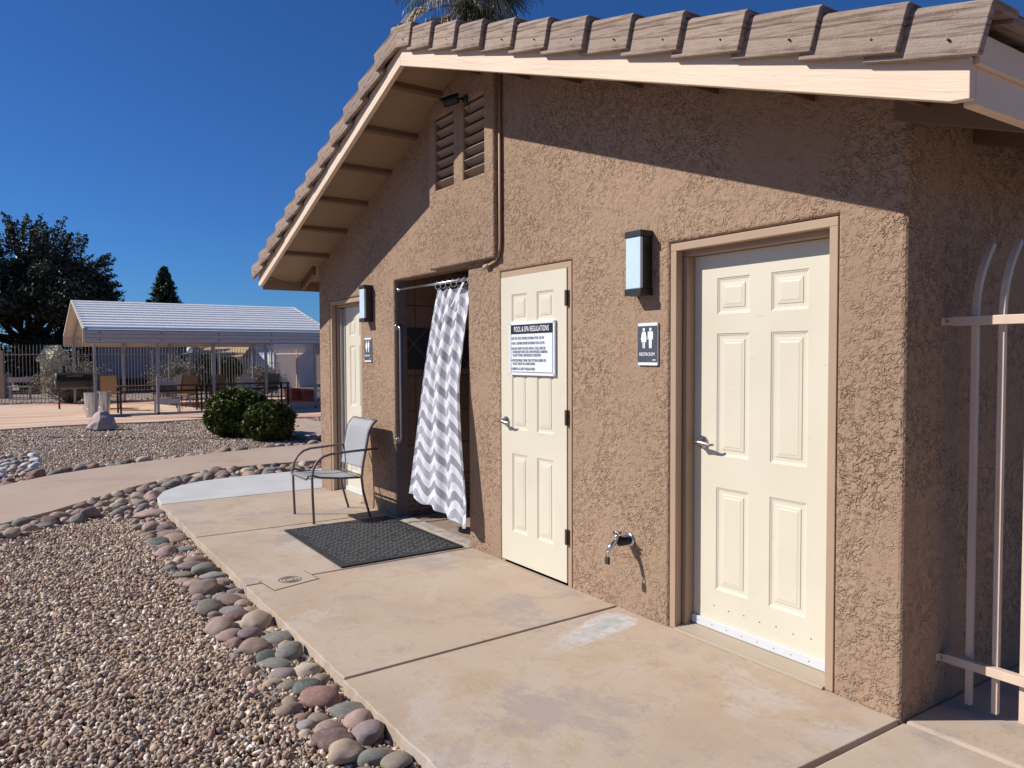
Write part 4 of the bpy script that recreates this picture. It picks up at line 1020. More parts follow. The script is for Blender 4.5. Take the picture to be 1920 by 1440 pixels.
# ------------------------------------------------------------------ near fence at the right
nf = empty('metal_fence', (-1.5, 3.42, 0), 'beige metal picket fence with curved tips fixed to the side wall', 'fence')
FY = 3.40
for zc, nm in ((.205, 1), (1.668, 1)):
    MB().box(XR+.028, 1.2, FY-.019, FY+.019, zc-.019, zc+.019).build('rail', FENCEP, nf, bevel=.002)
    MB().box(XR+.001, XR+.03, FY-.022, FY-.0195, zc-.016, zc+.016).box(XR+.0005, XR+.003, FY-.045, FY-.019, zc-.016, zc+.016).build('bracket', FENCEP, nf, bevel=.001)
    MB().tube([(XR+.016, FY-.022, zc), (XR+.016, FY-.027, zc)], .006, 6).build('bolt', STEEL, nf)
for k in range(24):
    x = -1.585+.105*k
    path = [(x, FY+.030, .02), (x, FY+.030, 1.70), (x, FY+.036, 1.76), (x+.0, FY+.055, 1.83), (x+.0, FY+.09, 1.90), (x+.0, FY+.135, 1.965), (x+.0, FY+.165, 2.0)]
    m2 = MB(); h = .0122
    V = []
    for i, p_ in enumerate(path):
        a = Vector(path[max(0, i-1)]); b = Vector(path[min(len(path)-1, i+1)]); t_ = (b-a).normalized(); q = t_.cross(Vector((1, 0, 0))).normalized()
        for sx, sy_ in ((-h, -h), (h, -h), (h, h), (-h, h)): V.append(Vector(p_)+Vector((sx, 0, 0))+q*sy_)
    n = len(path); Fc = [(3, 2, 1, 0), tuple(4*(n-1)+i for i in range(4))]
    for i in range(n-1):
        for j in range(4): Fc.append((i*4+j, i*4+(j+1) % 4, (i+1)*4+(j+1) % 4, (i+1)*4+j))
    # spear point
    kx = len(V); V.append(Vector(path[-1])+Vector((0, .018, .022))); Fc = Fc[:1]+Fc[2:]+[(4*(n-1)+j, 4*(n-1)+(j+1) % 4, kx) for j in range(4)]
    m2.add(V, Fc).build('picket', FENCEP, nf, bevel=.0015)

exec_bg = True
# ------------------------------------------------------------------ background: far fences
def far_fence(x0, y0, x1, y1, label, mat, posts, lean):
    L_ = math.hypot(x1-x0, y1-y0); ux, uy = (x1-x0)/L_, (y1-y0)/L_
    r = empty('picket_fence', (x0, y0, -.05), label, 'fence')
    m2 = MB(); n = int(L_/.105)
    for k in range(n):
        d = (k+.5)*.105; x, y = x0+ux*d, y0+uy*d; h = .010
        lx, ly = lean
        M = Matrix(((ux, -uy, 0), (uy, ux, 0), (0, 0, 1)))
        m2.tube([(x, y, .0), (x, y, 1.66), (x+lx*.02, y+ly*.02, 1.75), (x+lx*.07, y+ly*.07, 1.86), (x+lx*.15, y+ly*.15, 1.96)], [.012, .012, .012, .011, .007], 4)
    o = m2.build('picket_row', mat, r); o['kind'] = 'stuff'
    for z in (.32, 1.63):
        m2 = MB().tube([(x0, y0, z), (x1, y1, z)], .02, 4); m2.build('rail', mat, r)
    for d in posts:
        m2 = MB().obox((x0+ux*d, y0+uy*d, .86), (.055, .055, 1.82), Matrix(((ux, -uy, 0), (uy, ux, 0), (0, 0, 1)))); m2.build('post', mat, r)
    return r
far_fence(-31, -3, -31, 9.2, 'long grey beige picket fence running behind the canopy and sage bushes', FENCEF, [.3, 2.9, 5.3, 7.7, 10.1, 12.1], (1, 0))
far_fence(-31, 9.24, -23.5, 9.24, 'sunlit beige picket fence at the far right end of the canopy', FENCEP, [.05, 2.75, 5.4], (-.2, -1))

# canopy
cp_ = empty('canopy', (-25.5, 4.9, 0), 'metal carport canopy with ribbed roof sheltering the tables', 'canopy')
cy0, cy1 = 1.76, 8.25; cx0, cxm, cx1 = -22.0, -25.5, -29.0; ez, rz_ = 2.22, 3.13
def ribbed(xa_, za, xb_, zb, nr, m, nm):
    m2 = MB(); pr = []
    for k in range(nr):
        for f, dz in ((0, 0), (.48, 0), (.50, .055), (.94, .055), (.98, 0)):
            t_ = (k+f)/nr; pr.append((xa_+(xb_-xa_)*t_, za+(zb-za)*t_+dz))
    pr.append((xb_, zb))
    V = [(x, cy0, z) for x, z in pr]+[(x, cy1, z) for x, z in pr]; n = len(pr)
    m2.add(V, [(i, i+1, n+i+1, n+i) for i in range(n-1)])
    o = m2.build(nm, m, cp_); md = o.modifiers.new('s', 'SOLIDIFY'); md.thickness = .004; return o
ribbed(cx0, ez, cxm, rz_, 11, SHEET, 'roof_panel'); ribbed(cx1, ez, cxm, rz_, 11, SHEET, 'roof_panel')
# soffit skin and side skirts
MB().add([(cx0+.03, cy0+.01, ez-.03), (cxm, cy0+.01, rz_-.03), (cxm, cy1-.01, rz_-.03), (cx0+.03, cy1-.01, ez-.03)], [(0, 1, 2, 3)]).add([(cx1-.03, cy0+.01, ez-.03), (cxm, cy0+.01, rz_-.03), (cxm, cy1-.01, rz_-.03), (cx1-.03, cy1-.01, ez-.03)], [(0, 1, 2, 3)]).build('ceiling_skin', SHEETU, cp_)
for x, s in ((cx0, 1), (cx1, -1)):
    m2 = MB(); pr = [(0, 2.235), (.012, 2.20), (.012, 2.13), (0, 2.12), (.012, 2.11), (.012, 2.03), (0, 2.02), (.012, 2.01), (.012, 1.92), (-.004, 1.90), (.012, 1.885)]
    n = len(pr); m2.add([(x+s*.01+s*d, cy0, z) for d, z in pr]+[(x+s*.01+s*d, cy1, z) for d, z in pr], [(i, i+1, n+i+1, n+i) for i in range(n-1)])
    o = m2.build('side_skirt', SHEETF if s > 0 else SHEETU, cp_); md = o.modifiers.new('s', 'SOLIDIFY'); md.thickness = .006
    m2 = MB()
    for yq in np.arange(cy0+.35, cy1, 1.45):
        for z in (2.16, 1.97): m2.tube([(x+s*.015, yq, z), (x+s*.034, yq, z)], .02, 6)
    m2.build('screw', DARKW, cp_)
for yq in (cy0-.01, cy1+.0):
    m2 = MB()
    for (a, b) in (((cx0+.03, ez+.02), (cxm, rz_+.04)), ((cxm, rz_+.04), (cx1-.03, ez+.02)), ((cx0+.03, ez+.02), (cx0+.03, 1.89)), ((cx1-.03, ez+.02), (cx1-.03, 1.89))):
        m2.tube([(a[0], yq, a[1]), (b[0], yq, b[1])], .035, 4)
    m2.build('gable_trim', SHEETU, cp_)
for k, yq in enumerate((2.0, 3.47, 4.9, 6.34, 7.78)):
    for x in (-22.15, -28.85):
        MB().box(x-.032, x+.032, yq-.032, yq+.032, -.015, 2.15).build('post', POSTM, cp_)
    m2 = MB().tube([(-22.15, yq, 2.14), (-25.5, yq, 3.02), (-28.85, yq, 2.14)], .035, 4); m2.build('roof_bow', POSTM, cp_)
for x in (-22.15, -28.85): MB().box(x-.032, x+.032, 2.0, 7.8, -.014, .045).build('base_rail', POSTM, cp_)

# smoker grill
gr = empty('barrel_smoker', (-26.2, 1.72, 0), 'black barrel smoker grill with chimney left of the canopy', 'grill')
bx, by0, by1, bz = -26.2, 1.33, 2.28, .83
MB().lathe((bx, by0, bz), [(0, 0), (.24, 0), (.25, .01), (.25, by1-by0-.01), (.24, by1-by0), (0, by1-by0)], (0, 1, 0), 20).build('barrel', BLACK, gr)
MB().tube([(bx-.1, 1.55, 1.02), (bx-.1, 1.55, 1.28)], .045, 10).build('chimney', BLACK, gr)
MB().box(bx+.25, bx+.45, by0+.05, by1+.05, bz-.03, bz).build('side_shelf', BLACK, gr)
MB().tube([(bx+.22, 1.6, .95), (bx+.30, 1.6, .97), (bx+.30, 2.0, .97), (bx+.22, 2.0, .95)], .012, 6).build('handle', STEEL, gr)
MB().tube([(bx-.02, by0-.012, bz+.0), (bx+.10, by0-.03, bz-.08)], .012, 6).build('vent_slide', STEEL, gr)
for x, y in ((bx+.2, by0+.08), (bx-.2, by0+.08), (bx+.2, by1-.08), (bx-.2, by1-.08)): MB().tube([(x*.2+bx*.8, y, bz-.2), (x, y, .0)], .018, 6).build('leg', BLACK, gr)
MB().lathe((bx+.2, by1-.12, .09), [(0, 0), (.1, 0), (.1, .04), (0, .04)], (0, 1, 0), 16).build('wheel', BLACK, gr)
# cans
def can(x, y, label):
    r = empty('trash_can', (x, y, 0), label, 'trash can', 'galvanised trash cans by the canopy post')
    V = []; n = 36; prof = [(.135, 0), (.140, .03), (.155, .30), (.175, .60), (.182, .61), (.182, .625), (.170, .625), (.165, .59), (.13, .03), (0, .03)]
    m2 = MB(); m2.lathe((0, 0, -.012), prof, n=n)
    VV_ = []
    for i, v in enumerate(m2.v):
        k = i % n; s = 1.0 + (.025 if (k % 2 == 0 and .02 < v[2] < .58) else 0); VV_.append((v[0]*s+x, v[1]*s+y, v[2]))
    m2.v = VV_; m2.build('can_body', CANM, r)
    MB().tube([(x+.10, y-.16, .30), (x+.11, y-.20, .26), (x+.11, y-.20, .20), (x+.10, y-.16, .17)], .01, 6).build('handle', CANM, r)
    return r
can(-22.45, 1.93, 'pale galvanised trash can just left of the first canopy post')
can(-23.1, 2.27, 'galvanised trash can standing right of the first canopy post')
# big desert rock
bmq = bmesh.new(); br = random.Random(4)
for p_ in ((0, -.30, .0), (.05, -.25, .13), (-.02, -.13, .33), (.02, -.04, .40), (.10, -.02, .36), (.06, .10, .38), (.10, .24, .26), (.08, .30, .10), (.05, .32, .0), (-.25, .1, .0), (-.22, .05, .30), (-.2, -.15, .0), (.28, -.12, 0), (.30, .18, 0), (.26, -.05, .20), (.22, .20, .18), (-.1, .2, .3), (.1, -.28, .04)):
    bmq.verts.new(p_)
bmesh.ops.convex_hull(bmq, input=bmq.verts); bmesh.ops.triangulate(bmq, faces=bmq.faces)
for _ in range(3): bmesh.ops.subdivide_edges(bmq, edges=bmq.edges, cuts=1, use_grid_fill=True)
for v in bmq.verts: v.co += v.normal*0 + Vector((mn.noise(v.co*7), mn.noise(v.co*7+Vector((3, 1, 2))), mn.noise(v.co*7+Vector((9, 2, 5)))))*.018
me = bpy.data.meshes.new('boulder'); bmq.to_mesh(me); bmq.free(); me.materials.append(mk_rock('pinkish_granite', (.46, .36, .33), (.36, .27, .25)))
o = bpy.data.objects.new('boulder', me); col.objects.link(o); o.location = (-18.75, 1.78, -.03)
tag(o, 'pale pink angular boulder at the plaza edge before the trash cans', 'boulder')

# tables and seating
def table(y0, y1, x0, x1, label):
    r = empty('patio_table', ((x0+x1)/2, (y0+y1)/2, 0), label, 'table', 'long dark tables under the canopy')
    MB().box(x0, x1, y0, y1, .715, .745).build('table_top', SLINGD, r, bevel=.004)
    MB().box(x0+.03, x1-.03, y0+.03, y1-.03, .56, .59).build('lower_shelf_rail', SLINGD, r)
    for x in (x0+.05, x1-.05):
        for y in (y0+.05, y1-.05): MB().box(x-.022, x+.022, y-.022, y+.022, -.01, .715).build('leg', SLINGD, r)
    m2 = MB()
    for k in range(int((y1-y0)/.45)): m2.box(x1-.04, x1-.02, y0+.2+k*.45, y0+.225+k*.45, .59, .715)
    m2.build('strut', SLINGD, r)
    return r
table(2.60, 4.75, -23.5, -22.75, 'long dark slatted table at the left end under the canopy')
table(4.95, 7.25, -23.6, -22.85, 'long dark table at the right end under the canopy behind the bushes')
def sling_chair(x, y, rz, label, mat=SLINGT):
    r = empty('sling_chair', (x, y, 0), label, 'chair', 'tan sling chairs around the tables', rz)
    M = Matrix.Translation((x, y, 0)) @ Matrix.Rotation(rz, 4, 'Z')
    def T(p): return tuple(M @ Vector(p))
    for s in (-1, 1):
        MB().tube([T((s*.24, -.25, 0)), T((s*.24, -.24, .55)), T((s*.24, -.1, .64)), T((s*.24, .22, .64))], .014, 6).build('arm_frame', SLINGD, r)
        MB().tube([T((s*.24, .3, 0)), T((s*.23, .2, .42)), T((s*.22, .36, 1.0))], .014, 6).build('back_frame', SLINGD, r)
    MB().add([T(p) for p in ((-.22, -.22, .43), (.22, -.22, .43), (.22, .2, .40), (-.22, .2, .40), (-.22, -.22, .415), (.22, -.22, .415), (.22, .2, .385), (-.22, .2, .385))], [(0, 1, 2, 3), (7, 6, 5, 4), (0, 4, 5, 1), (1, 5, 6, 2), (2, 6, 7, 3), (3, 7, 4, 0)]).build('seat', mat, r)
    MB().add([T(p) for p in ((-.22, .2, .44), (.22, .2, .44), (.22, .35, .99), (-.22, .35, .99), (-.22, .215, .44), (.22, .215, .44), (.22, .365, .99), (-.22, .365, .99))], [(0, 1, 2, 3), (7, 6, 5, 4), (0, 4, 5, 1), (1, 5, 6, 2), (2, 6, 7, 3), (3, 7, 4, 0)]).build('backrest', mat, r)
    return r
sling_chair(-25.0, 2.62, R(-100), 'plain tan sling chair beyond the left table end')
sling_chair(-24.15, 4.58, R(-84), 'brown sling chair between the two tables, its back to the camera side')
sling_chair(-24.35, 4.95, R(200), 'tan sling chair turned sideways beside the middle of the tables')
sling_chair(-24.3, 5.42, R(-90), 'brown sling chair behind the middle canopy post')
sling_chair(-24.3, 7.0, R(-80), 'brown sling chair at the right end of the tables')
def adirondack(x, y, rz, label):
    r = empty('adirondack_chair', (x, y, 0), label, 'chair', 'bone coloured slatted lawn chairs', rz)
    M = Matrix.Translation((x, y, 0)) @ Matrix.Rotation(rz, 4, 'Z')
    def T(p): return M @ Vector(p)
    Rm = M.to_3x3()
    m2 = MB()
    for k in range(7):
        q = (k-3)/3.3; h = .60*math.sqrt(max(.1, 1-.55*q*q)); xx = q*.25
        c = Vector((xx*1.05, .32+.13, .36+h/2)); m2.obox(T(c), (.064, .018, h), Rm @ Matrix.Rotation(R(-20), 3, 'X'))
    m2.build('backrest', ADIRM, r)
    m2 = MB()
    for k in range(5): m2.obox(T((0, -.22+k*.105, .37-.02*k)), (.52, .09, .02), Rm)
    m2.build('seat', ADIRM, r)
    for s in (-1, 1):
        MB().obox(T((s*.31, -.02, .50)), (.12, .66, .025), Rm).build('armrest', ADIRM, r, bevel=.005)
        MB().obox(T((s*.31, -.28, .24)), (.035, .09, .50), Rm).build('leg', ADIRM, r)
        MB().obox(T((s*.28, .22, .17)), (.035, .07, .40), Rm @ Matrix.Rotation(R(18), 3, 'X')).build('leg', ADIRM, r)
    MB().obox(T((0, -.29, .31)), (.58, .02, .12), Rm).build('front_apron', ADIRM, r)
    return r
adirondack(-22.95, 3.82, R(82), 'bone lawn chair in front of the left table, nearest the camera')
adirondack(-26.2, 4.75, R(78), 'bone lawn chair at the far side behind the brown sling chair')
adirondack(-26.4, 6.05, R(82), 'bone lawn chair behind the centre canopy post')
adirondack(-26.2, 6.98, R(95), 'bone lawn chair framed upright between the two right posts')
# terracotta boxes
for (y0, y1, x0, x1, h, lb) in ((8.42, 8.75, -27.2, -26.4, .40, 'narrow terracotta deck box left of its larger twin'), (8.72, 9.12, -26.9, -25.9, .36, 'wide terracotta deck box by the sunlit fence')):
    r = empty('deck_box', ((x0+x1)/2, (y0+y1)/2, 0), lb, 'storage box', 'terracotta boxes under the canopy')
    MB().box(x0, x1, y0+.02, y1-.02, -.012, h-.12).build('box_body', TERRA, r, bevel=.01)
    MB().box(x0-.03, x1+.03, y0-.01, y1+.01, h-.118, h).build('lid', TERRA, r, bevel=.02)

# ------------------------------------------------------------------ foliage
def leafcards(P, size, flat=None, up=.0, jitter=1.0, elong=1.6):
    n = len(P); Q = quats(n); s = size*nrng.uniform(.6, 1.3, n)
    base = np.array([(-.5, -.5, 0), (.5, -.5, 0), (.5, .5, 0), (-.5, .5, 0)])*np.array([elong, 1, 1])
    base = np.array([(-.5*elong, 0, 0), (0, -.42, .12), (.5*elong, 0, 0), (0, .42, .12)])
    V = np.einsum('nij,kj->nki', Q, base)*s[:, None, None] + P[:, None]
    Fc = np.arange(n*4).reshape(n, 4); return V.reshape(-1, 3), Fc
def bush(x, y, rx, ry, rz, n, label, seed):
    r = empty('round_bush', (x, y, -.06), label, 'bush', 'clipped round green bushes in the gravel')
    rg_ = np.random.default_rng(seed); u = rg_.normal(size=(n, 3)); u /= np.linalg.norm(u, axis=1)[:, None]
    lump = np.array([1+.20*mn.noise(Vector(q)*2.1+Vector((seed, 0, 0)))+.16*mn.noise(Vector(q)*5+Vector((0, seed, 0)))+.10*mn.noise(Vector(q)*11+Vector((0, seed, 4))) for q in u])
    rad = lump*(1-np.abs(rg_.normal(0, .07, n))); rad[::17] *= rg_.uniform(1.0, 1.10, len(rad[::17]))
    # dark clefts: leave gaps
    cl = np.array([mn.noise(Vector(q)*4.5+Vector((9, seed, 2))) for q in u]); rad = np.where(cl < -.28, rad*.80, rad)
    P = u*rad[:, None]*np.array([rx, ry, rz]); P[:, 2] = P[:, 2]*1.0 + rz*.93; P = P[P[:, 2] > .0]; P += np.array([x, y, -.07])
    V, Fc = leafcards(P, .042); npmesh('foliage', V, Fc, LEAFB, r)
    bmx = bmesh.new(); bmesh.ops.create_icosphere(bmx, subdivisions=3, radius=1); mm_ = bpy.data.meshes.new('dark_core')  # solid, very dark core filling the bush behind its leaf shell
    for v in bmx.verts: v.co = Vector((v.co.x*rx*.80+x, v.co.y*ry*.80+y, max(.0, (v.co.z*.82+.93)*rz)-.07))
    bmx.to_mesh(mm_); bmx.free(); mm_.materials.append(plain('bush_core', (.012, .018, .006), .9, 0)); ob = bpy.data.objects.new('dark_core', mm_); col.objects.link(ob); adopt(ob, r)
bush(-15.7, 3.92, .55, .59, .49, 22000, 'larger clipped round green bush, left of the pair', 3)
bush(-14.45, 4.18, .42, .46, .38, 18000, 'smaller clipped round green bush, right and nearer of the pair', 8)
def sage(x, y, rx, ry, h, n, label, seed, nst=60):
    r = empty('sage_bush', (x, y, -.05), label, 'bush', 'grey sage bushes before the far fence')
    rg_ = random.Random(seed); m2 = MB(); tips = []
    for k in range(nst):
        a = rg_.uniform(0, 6.28); q = rg_.random()**.6
        ex, ey, ezz = math.cos(a)*rx*q, math.sin(a)*ry*q, h*(.55+.5*rg_.random())*math.sqrt(max(.12, 1-.75*q*q))
        p0 = Vector((x+ex*.12, y+ey*.12, -.05)); p2 = Vector((x+ex, y+ey, ezz)); p1 = (p0+p2)/2+Vector((ex*.15, ey*.15, 0))
        m2.tube([p0, p1, p2], [.012, .008, .004], 4, caps=False)
        for j in range(7):
            t_ = rg_.uniform(.35, 1); b0 = p0.lerp(p2, t_); b1 = b0+Vector((rg_.gauss(0, .13), rg_.gauss(0, .13), rg_.uniform(.0, .2)))
            m2.tube([b0, b1], [.005, .003], 3, caps=False); tips += [b0.lerp(b1, .5), b1]
        tips.append(p2)
    m2.build('twigs', TRUNKG, r)
    T_ = np.array([tips[i][:] for i in np.random.default_rng(seed).integers(0, len(tips), n)]) + np.random.default_rng(seed+1).normal(0, .055, (n, 3))
    T_ = T_[T_[:, 2] > -.03]
    V, Fc = leafcards(T_, .036); npmesh('leaves', V, Fc, LEAFS, r)
TRUNKG = plain('grey_twigs', (.24, .20, .16), .9, .1, var=.2)
sage(-29.9, 1.95, 1.05, 1.15, 1.62, 15000, 'large grey sage bush behind the barrel smoker', 21, 110)
sage(-29.9, 5.3, .75, .98, 1.5, 11000, 'grey sage bush behind the left bone lawn chairs', 22, 80)
sage(-29.7, 8.25, .7, .95, 1.45, 7500, 'sparse grey sage bush before the white building', 23, 75)

def big_tree():
    r = empty('shade_tree', (-45, 1.3, -.1), 'big dark spreading tree beyond the fence at the left', 'tree')
    rg_ = random.Random(5); m2 = MB(); cl = []
    def grow(p, d, L_, rad, lev):
        q = p + d*L_; mid = p.lerp(q, .5)+Vector((rg_.gauss(0, .05), rg_.gauss(0, .05), 0))*L_
        m2.tube([p, mid, q], [rad, rad*.8, rad*.6], 6, caps=False)
        if lev >= 3: cl.append((mid, .35)); cl.append((q, .4))
        if lev == 5: return
        for k in range(3 if lev < 4 else 3):
            nd = (d + Vector((rg_.gauss(0, .48), rg_.gauss(0, .55), rg_.gauss(.10, .30)))).normalized()
            grow(p.lerp(q, rg_.uniform(.6, 1)), nd, L_*rg_.uniform(.66, .86), rad*.58, lev+1)
    base = Vector((-45, 1.2, -.1))
    m2.tube([base, base+Vector((0, 0, 1.4)), base+Vector((.1, .1, 2.4))], [.50, .40, .36], 10)
    for d in ((0, -.8, .9), (.2, .9, .62), (-.1, .3, 1.05), (.4, -.3, 1.0), (.4, .95, .32), (0, -1, .4), (-.4, 0, 1), (.5, .5, .8), (.5, -.6, .6), (.7, .1, .45), (.2, 1.0, .12), (.5, -.9, .15)):
        grow(base+Vector((0, 0, rg_.uniform(1.6, 2.6))), Vector(d).normalized(), 1.9, .20, 1)
    m2.build('trunk', TRUNK, r)
    C = np.array([c[0][:] for c in cl])
    # keep the limbs' clumps, fill the inside, and let sprays of twigs break the outline
    top = 7.6 - .055*(C[:, 1]-1.0)**2
    C = C[(C[:, 2] < top) & (C[:, 1] < 4.7) & (C[:, 2] > .8)]
    ex = []
    for k in range(420):
        y_, z_ = rg_.uniform(-3.4, 4.2), rg_.uniform(.9, 6.8)
        if ((y_-.8)/3.9)**2 + ((z_-3.6)/3.6)**2 < 1: ex.append((-45+rg_.uniform(-1.6, 1.6), y_, z_))
    C = np.concatenate([C, np.array(ex)])
    per = int(105000/len(C)); P_ = np.repeat(C, per, 0) + nrng.normal(0, .17, (len(C)*per, 3))*np.array([1, 1.15, .8])
    sp = []; m3 = MB()
    for k in range(230):
        th = R(rg_.uniform(-28, 190)); cy_, cz_ = 1.0+3.35*math.cos(th), 4.0+3.35*math.sin(th)
        th2 = th + rg_.gauss(-.12, .35); L_ = rg_.uniform(.3, 1.25)*(1.15 if th < R(70) else .9); x_ = -45+rg_.uniform(-1.5, 1.6)
        a_ = Vector((x_, cy_-.6*math.cos(th), cz_-.6*math.sin(th))); b_ = Vector((x_+rg_.uniform(-.3, .3), cy_+L_*math.cos(th2), cz_+L_*math.sin(th2)+.1))
        m3.tube([a_, b_], [.03, .008], 4, caps=False)
        for j in range(int(85*(L_+.5))):
            q = rg_.random(); w_ = .17*(1-q*.75)
            sp.append(tuple(a_.lerp(b_, q)+Vector((rg_.gauss(0, w_), rg_.gauss(0, w_), rg_.gauss(0, w_)))))
    m3.build('twigs', TRUNK, r)
    V, Fc = leafcards(np.concatenate([P_, np.array(sp)]), .098); npmesh('crown', V, Fc, LEAFD, r)
    print('tree clumps', len(C))
big_tree()
def conifer(x, y, z1, rb, label):
    r = empty('conifer', (x, y, -.1), label, 'tree')
    MB().tube([(x, y, -.1), (x, y, z1*.6), (x, y, z1)], [.16, .09, .01], 6).build('trunk', TRUNK, r)
    P_ = []; rg_ = random.Random(9)
    for k in range(620):
        t_ = rg_.random()**.8; z = .5+(z1-.5)*t_; a = rg_.uniform(0, 6.28); L_ = rb*(1-t_)**.8*rg_.uniform(.55, 1.12)+.05
        for j in range(60):
            s_ = rg_.uniform(.3, 1)*L_; P_.append((x+math.cos(a)*s_+rg_.gauss(0, .05), y+math.sin(a)*s_+rg_.gauss(0, .05), z+s_*.28+rg_.gauss(0, .05)))
    V, Fc = leafcards(np.array(P_), .085, elong=2.2); npmesh('crown', V, Fc, LEAFC, r)
conifer(-50, 8.3, 6.85, 2.0, 'dark pointed conifer rising behind the canopy roof')
def hedge(x, y, rx, ry, h, label, seed):
    r = empty('dark_shrub', (x, y, -.1), label, 'bush', 'dark shrubs beyond the far fence'); n = 6000
    u = np.random.default_rng(seed).normal(size=(n, 3)); u /= np.linalg.norm(u, axis=1)[:, None]
    P_ = u*np.array([rx, ry, h/2])*np.random.default_rng(seed).uniform(.75, 1.05, (n, 1)) + np.array([x, y, h/2-.1])
    V, Fc = leafcards(P_, .12); npmesh('foliage', V, Fc, LEAFD, r)
hedge(-43, -1.8, 1.5, 2.0, 2.9, 'dark shrub mass below the shade tree at the left frame edge', 5); hedge(-43, 2.2, 1.5, 2.3, 2.7, 'dark shrub mass below the shade tree behind the yellow shed', 6)
hedge(-38, 8.1, .7, .55, 1.75, 'dark rounded shrub under the tan awning, left one', 1); hedge(-38, 9.15, .7, .55, 1.6, 'dark rounded shrub under the tan awning, right one', 2)

# fan palm
def palm(x, y, z, label):
    r = empty('fan_palm', (x, y, -.1), label, 'palm tree')
    MB().tube([(x, y, -.1), (x+.1, y, z*.5), (x, y, z)], [.32, .24, .26], 12).build('trunk', TRUNK, r)
    rg_ = random.Random(31)
    G, Dd, Pt = MB(), MB(), MB()
    for k in range(104):
        dry = k > 72
        a = rg_.uniform(0, 6.28); el = R(rg_.uniform(-45, 75)) if not dry else R(rg_.uniform(-75, -10))
        d = Vector((math.cos(a)*math.cos(el), math.sin(a)*math.cos(el), math.sin(el))); pl_ = rg_.uniform(1.1, 1.7) if not dry else rg_.uniform(.8, 1.6)
        p0 = Vector((x, y, z+rg_.uniform(-.3, .25))) - Vector((0, 0, .5 if dry else 0)); p1 = p0+d*pl_*.6; p2 = p0+d*pl_-Vector((0, 0, .15))
        Pt.tube([p0, p1, p2], [.022, .018, .012], 5, caps=False)
        side = d.cross(Vector((0, 0, 1))).normalized(); upv = side.cross(d).normalized()
        tgt = Dd if dry else G; nl = 26
        for j in range(nl):
            f = (j/(nl-1)-.5)*R(230 if not dry else 110); ld = (d*math.cos(f)+side*math.sin(f)).normalized()
            L_ = rg_.uniform(.75, 1.0)*(1-.25*abs(f)/2); wv_ = .022
            q1 = p2+ld*L_*.55 - Vector((0, 0, .02)); q2 = p2+ld*L_*.9 - Vector((0, 0, L_*(.28 if not dry else .45)))
            q3 = q2 - Vector((rg_.gauss(0, .04), rg_.gauss(0, .04), rg_.uniform(.15, .4)))
            sd = ld.cross(upv).normalized()*wv_ + upv*rg_.uniform(-.01, .01)
            tgt.add([p2, q1+sd, q1-sd, q2+sd*.6, q2-sd*.6, q3], [(0, 1, 2), (1, 3, 4, 2), (3, 5, 4)])
    G.build('green_fronds', PALMG, r, recalc=False); Dd.build('dry_fronds', PALMD, r, recalc=False); Pt.build('frond_stalks', PALMD, r)
palm(-20.3, 12, 12.9, 'fan palm crown with dry hanging fronds showing above the roof ridge')

# ------------------------------------------------------------------ houses behind
def houseobj(name, cx, cy, rz, w_, d_, h_, rh, wm, rm, label, ov=.3, windows=(), cat='house', z0=-.1, flat=False):
    r = empty(name, (cx, cy, z0), label, cat, None, rz)
    M = Matrix.Translation((cx, cy, z0)) @ Matrix.Rotation(rz, 4, 'Z')
    def T(ps): return [tuple(M @ Vector(p)) for p in ps]
    # width along local y, facing local +x
    m2 = MB().box(-d_, 0, -w_/2, w_/2, 0, h_); m2.v = T(m2.v); m2.build('wall', wm, r)
    a, b = w_/2+ov, ov
    V = [(b, -a, h_), (b, a, h_), (-d_/2, a, h_+rh), (-d_/2, -a, h_+rh), (-d_-b, a, h_), (-d_-b, -a, h_)]
    V += [(p[0], p[1], p[2]+.12) for p in V]
    m2 = MB().add(T(V), [(0, 1, 2, 3), (3, 2, 4, 5), (6, 9, 8, 7), (9, 11, 10, 8), (0, 6, 7, 1), (4, 10, 11, 5), (0, 3, 9, 6), (3, 5, 11, 9), (1, 7, 8, 2), (2, 8, 10, 4)])
    m2.build('roof', rm, r)
    m2 = MB().add(T([(-.01, -w_/2, h_), (-d_+.01, -w_/2, h_), (-d_/2, -w_/2, h_+rh), (-.01, w_/2, h_), (-d_+.01, w_/2, h_), (-d_/2, w_/2, h_+rh)]), [(0, 1, 2), (3, 5, 4), (0, 2, 5, 3), (1, 4, 5, 2), (0, 3, 4, 1)])
    m2.build('gable', wm, r)
    for (wy, wz, ww, wh) in windows:
        m2 = MB().box(.005, .05, wy-ww/2-.05, wy+ww/2+.05, wz-.05, wz+wh+.05); m2.v = T(m2.v); f_ = m2.build('window', HWHITE, r)
        m2 = MB().box(.052, .06, wy-ww/2, wy+ww/2, wz, wz+wh); m2.v = T(m2.v); m2.build('pane', DARKW, f_)
    return r, T
hg, T = houseobj('mobile_home', -40, 5.5, 0, 3.5, 6, 2.15, .5, HGREY, ROOFG, 'low blue grey mobile home in shade behind the canopy posts', windows=())
m2 = MB().box(.01, .06, -1.72, 1.72, 0, .62); m2.v = T(m2.v); m2.build('skirting', DARKW, hg)
houseobj('tan_house', -41.5, 9.1, R(-35), 2.4, 3, 1.35, .75, HBEIGE, HTAN, 'small house with tan roof slope right of the lamp globe')
houseobj('white_house', -42, 11.2, R(-62), 3.4, 3, 2.3, .35, HWHITE, ROOFG, 'bright white siding building behind the sparse sage bush')
hb, T = houseobj('beige_house', -44, 15.6, R(-55), 5.5, 6, 2.35, 1.2, HBEIGE, ROOFG, 'beige house with grey roof beside the canopy right end', windows=((1.2, 1.0, 1.0, .8),))
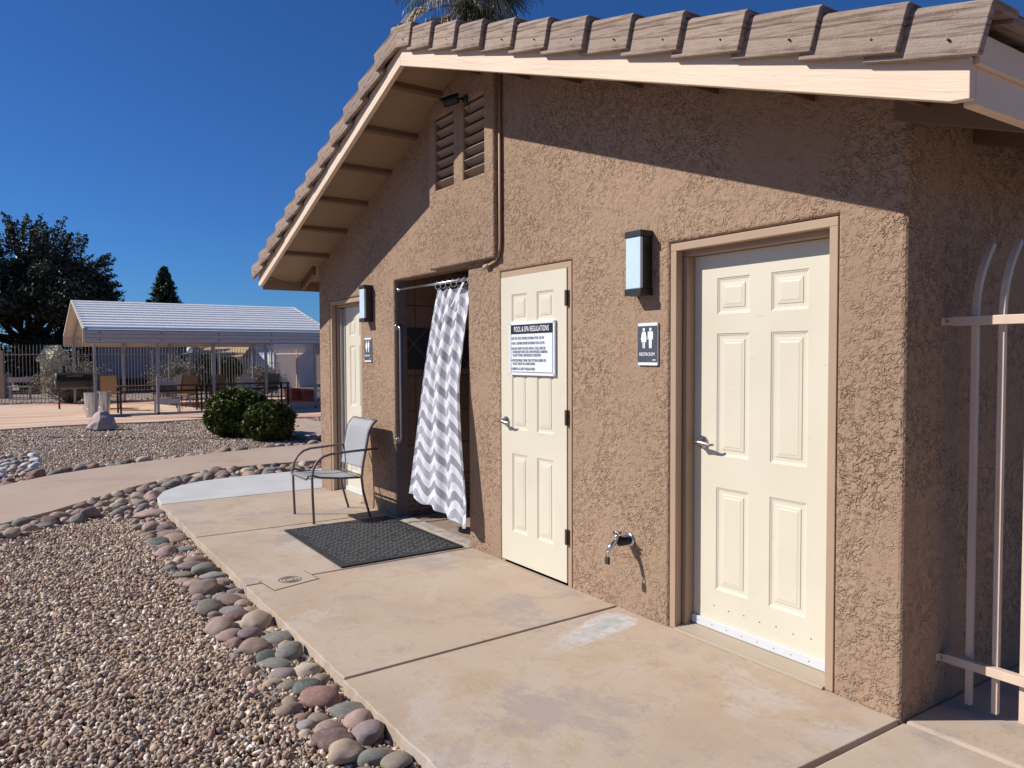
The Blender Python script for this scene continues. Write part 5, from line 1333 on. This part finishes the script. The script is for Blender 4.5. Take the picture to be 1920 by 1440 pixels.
m2 = MB().box(-2.0, -1.2, -.3, .5, 3.2, 3.75); m2.v = T(m2.v); m2.build('roof_cooler', DARKW, hb)
houseobj('yellow_shed', -39, 1.62, R(-50), .62, .8, 1.45, .6, HYEL, HYEL, 'small pale yellow gabled shed seen through the left fence', ov=.1, cat='shed')
gw = MB().box(-37.2, -37.0, -2.6, .35, -.1, .85).build('block_wall', BLOCK); tag(gw, 'low grey block wall beyond the fence at the far left', 'wall')
bn = empty('wooden_bench', (-35.5, .55, 0), 'pale wooden bench beyond the fence left of the sage bush', 'bench')
MB().box(-35.7, -35.3, .2, 1.0, .36, .41).build('seat', HBEIGE, bn); MB().box(-35.75, -35.7, .2, 1.0, .55, .75).build('backrest', HBEIGE, bn)
for y in (.27, .93): MB().box(-35.68, -35.34, y-.04, y+.04, -.1, .355).build('leg', HBEIGE, bn)
for y, lb in ((.02, 'tall wooden post at the left frame edge beyond the fence'), (2.0, 'wooden post beside the yellow shed')):
    tag(MB().box(-36.1, -35.98, y-.06, y+.06, -.1, 1.8).build('wooden_post', HTAN, bevel=.01), lb, 'post')
lp = empty('globe_lamp', (-33, 6.39, -.1), 'white globe lamp on a thin pole behind the far fence', 'lamp')
MB().tube([(-33, 6.39, -.1), (-33, 6.39, 1.72)], .035, 8).build('pole', POSTM, lp)
MB().lathe((-33, 6.39, 1.68), [(.0, .0)]+[(.125*math.sin(a), .125-.125*math.cos(a)) for a in np.linspace(.3, 3.14, 10)], n=16).build('globe', HWHITE, lp, smooth=True)
# overhead cable whose shadow crosses the gravel (itself left of the frame)
def lift(x, y, h): k = h/.90; return (x-.67*k, y-1.0*k, h)
A_, B_ = lift(-18.9, -.6, 6.5), lift(-14.9, 3.9, 6.5)
dv = Vector(B_)-Vector(A_)
pts = [Vector(A_)+dv*t_ - Vector((0, 0, .10*math.sin(math.pi*(t_+1)/3))) for t_ in np.linspace(-1.5, 1.25, 9)]
tag(MB().tube(pts, .045, 6).build('overhead_cable', BLACK), 'black overhead cable whose thin shadow crosses the gravel', 'cable')
print('rocks', len(rocks), 'hand', nh)
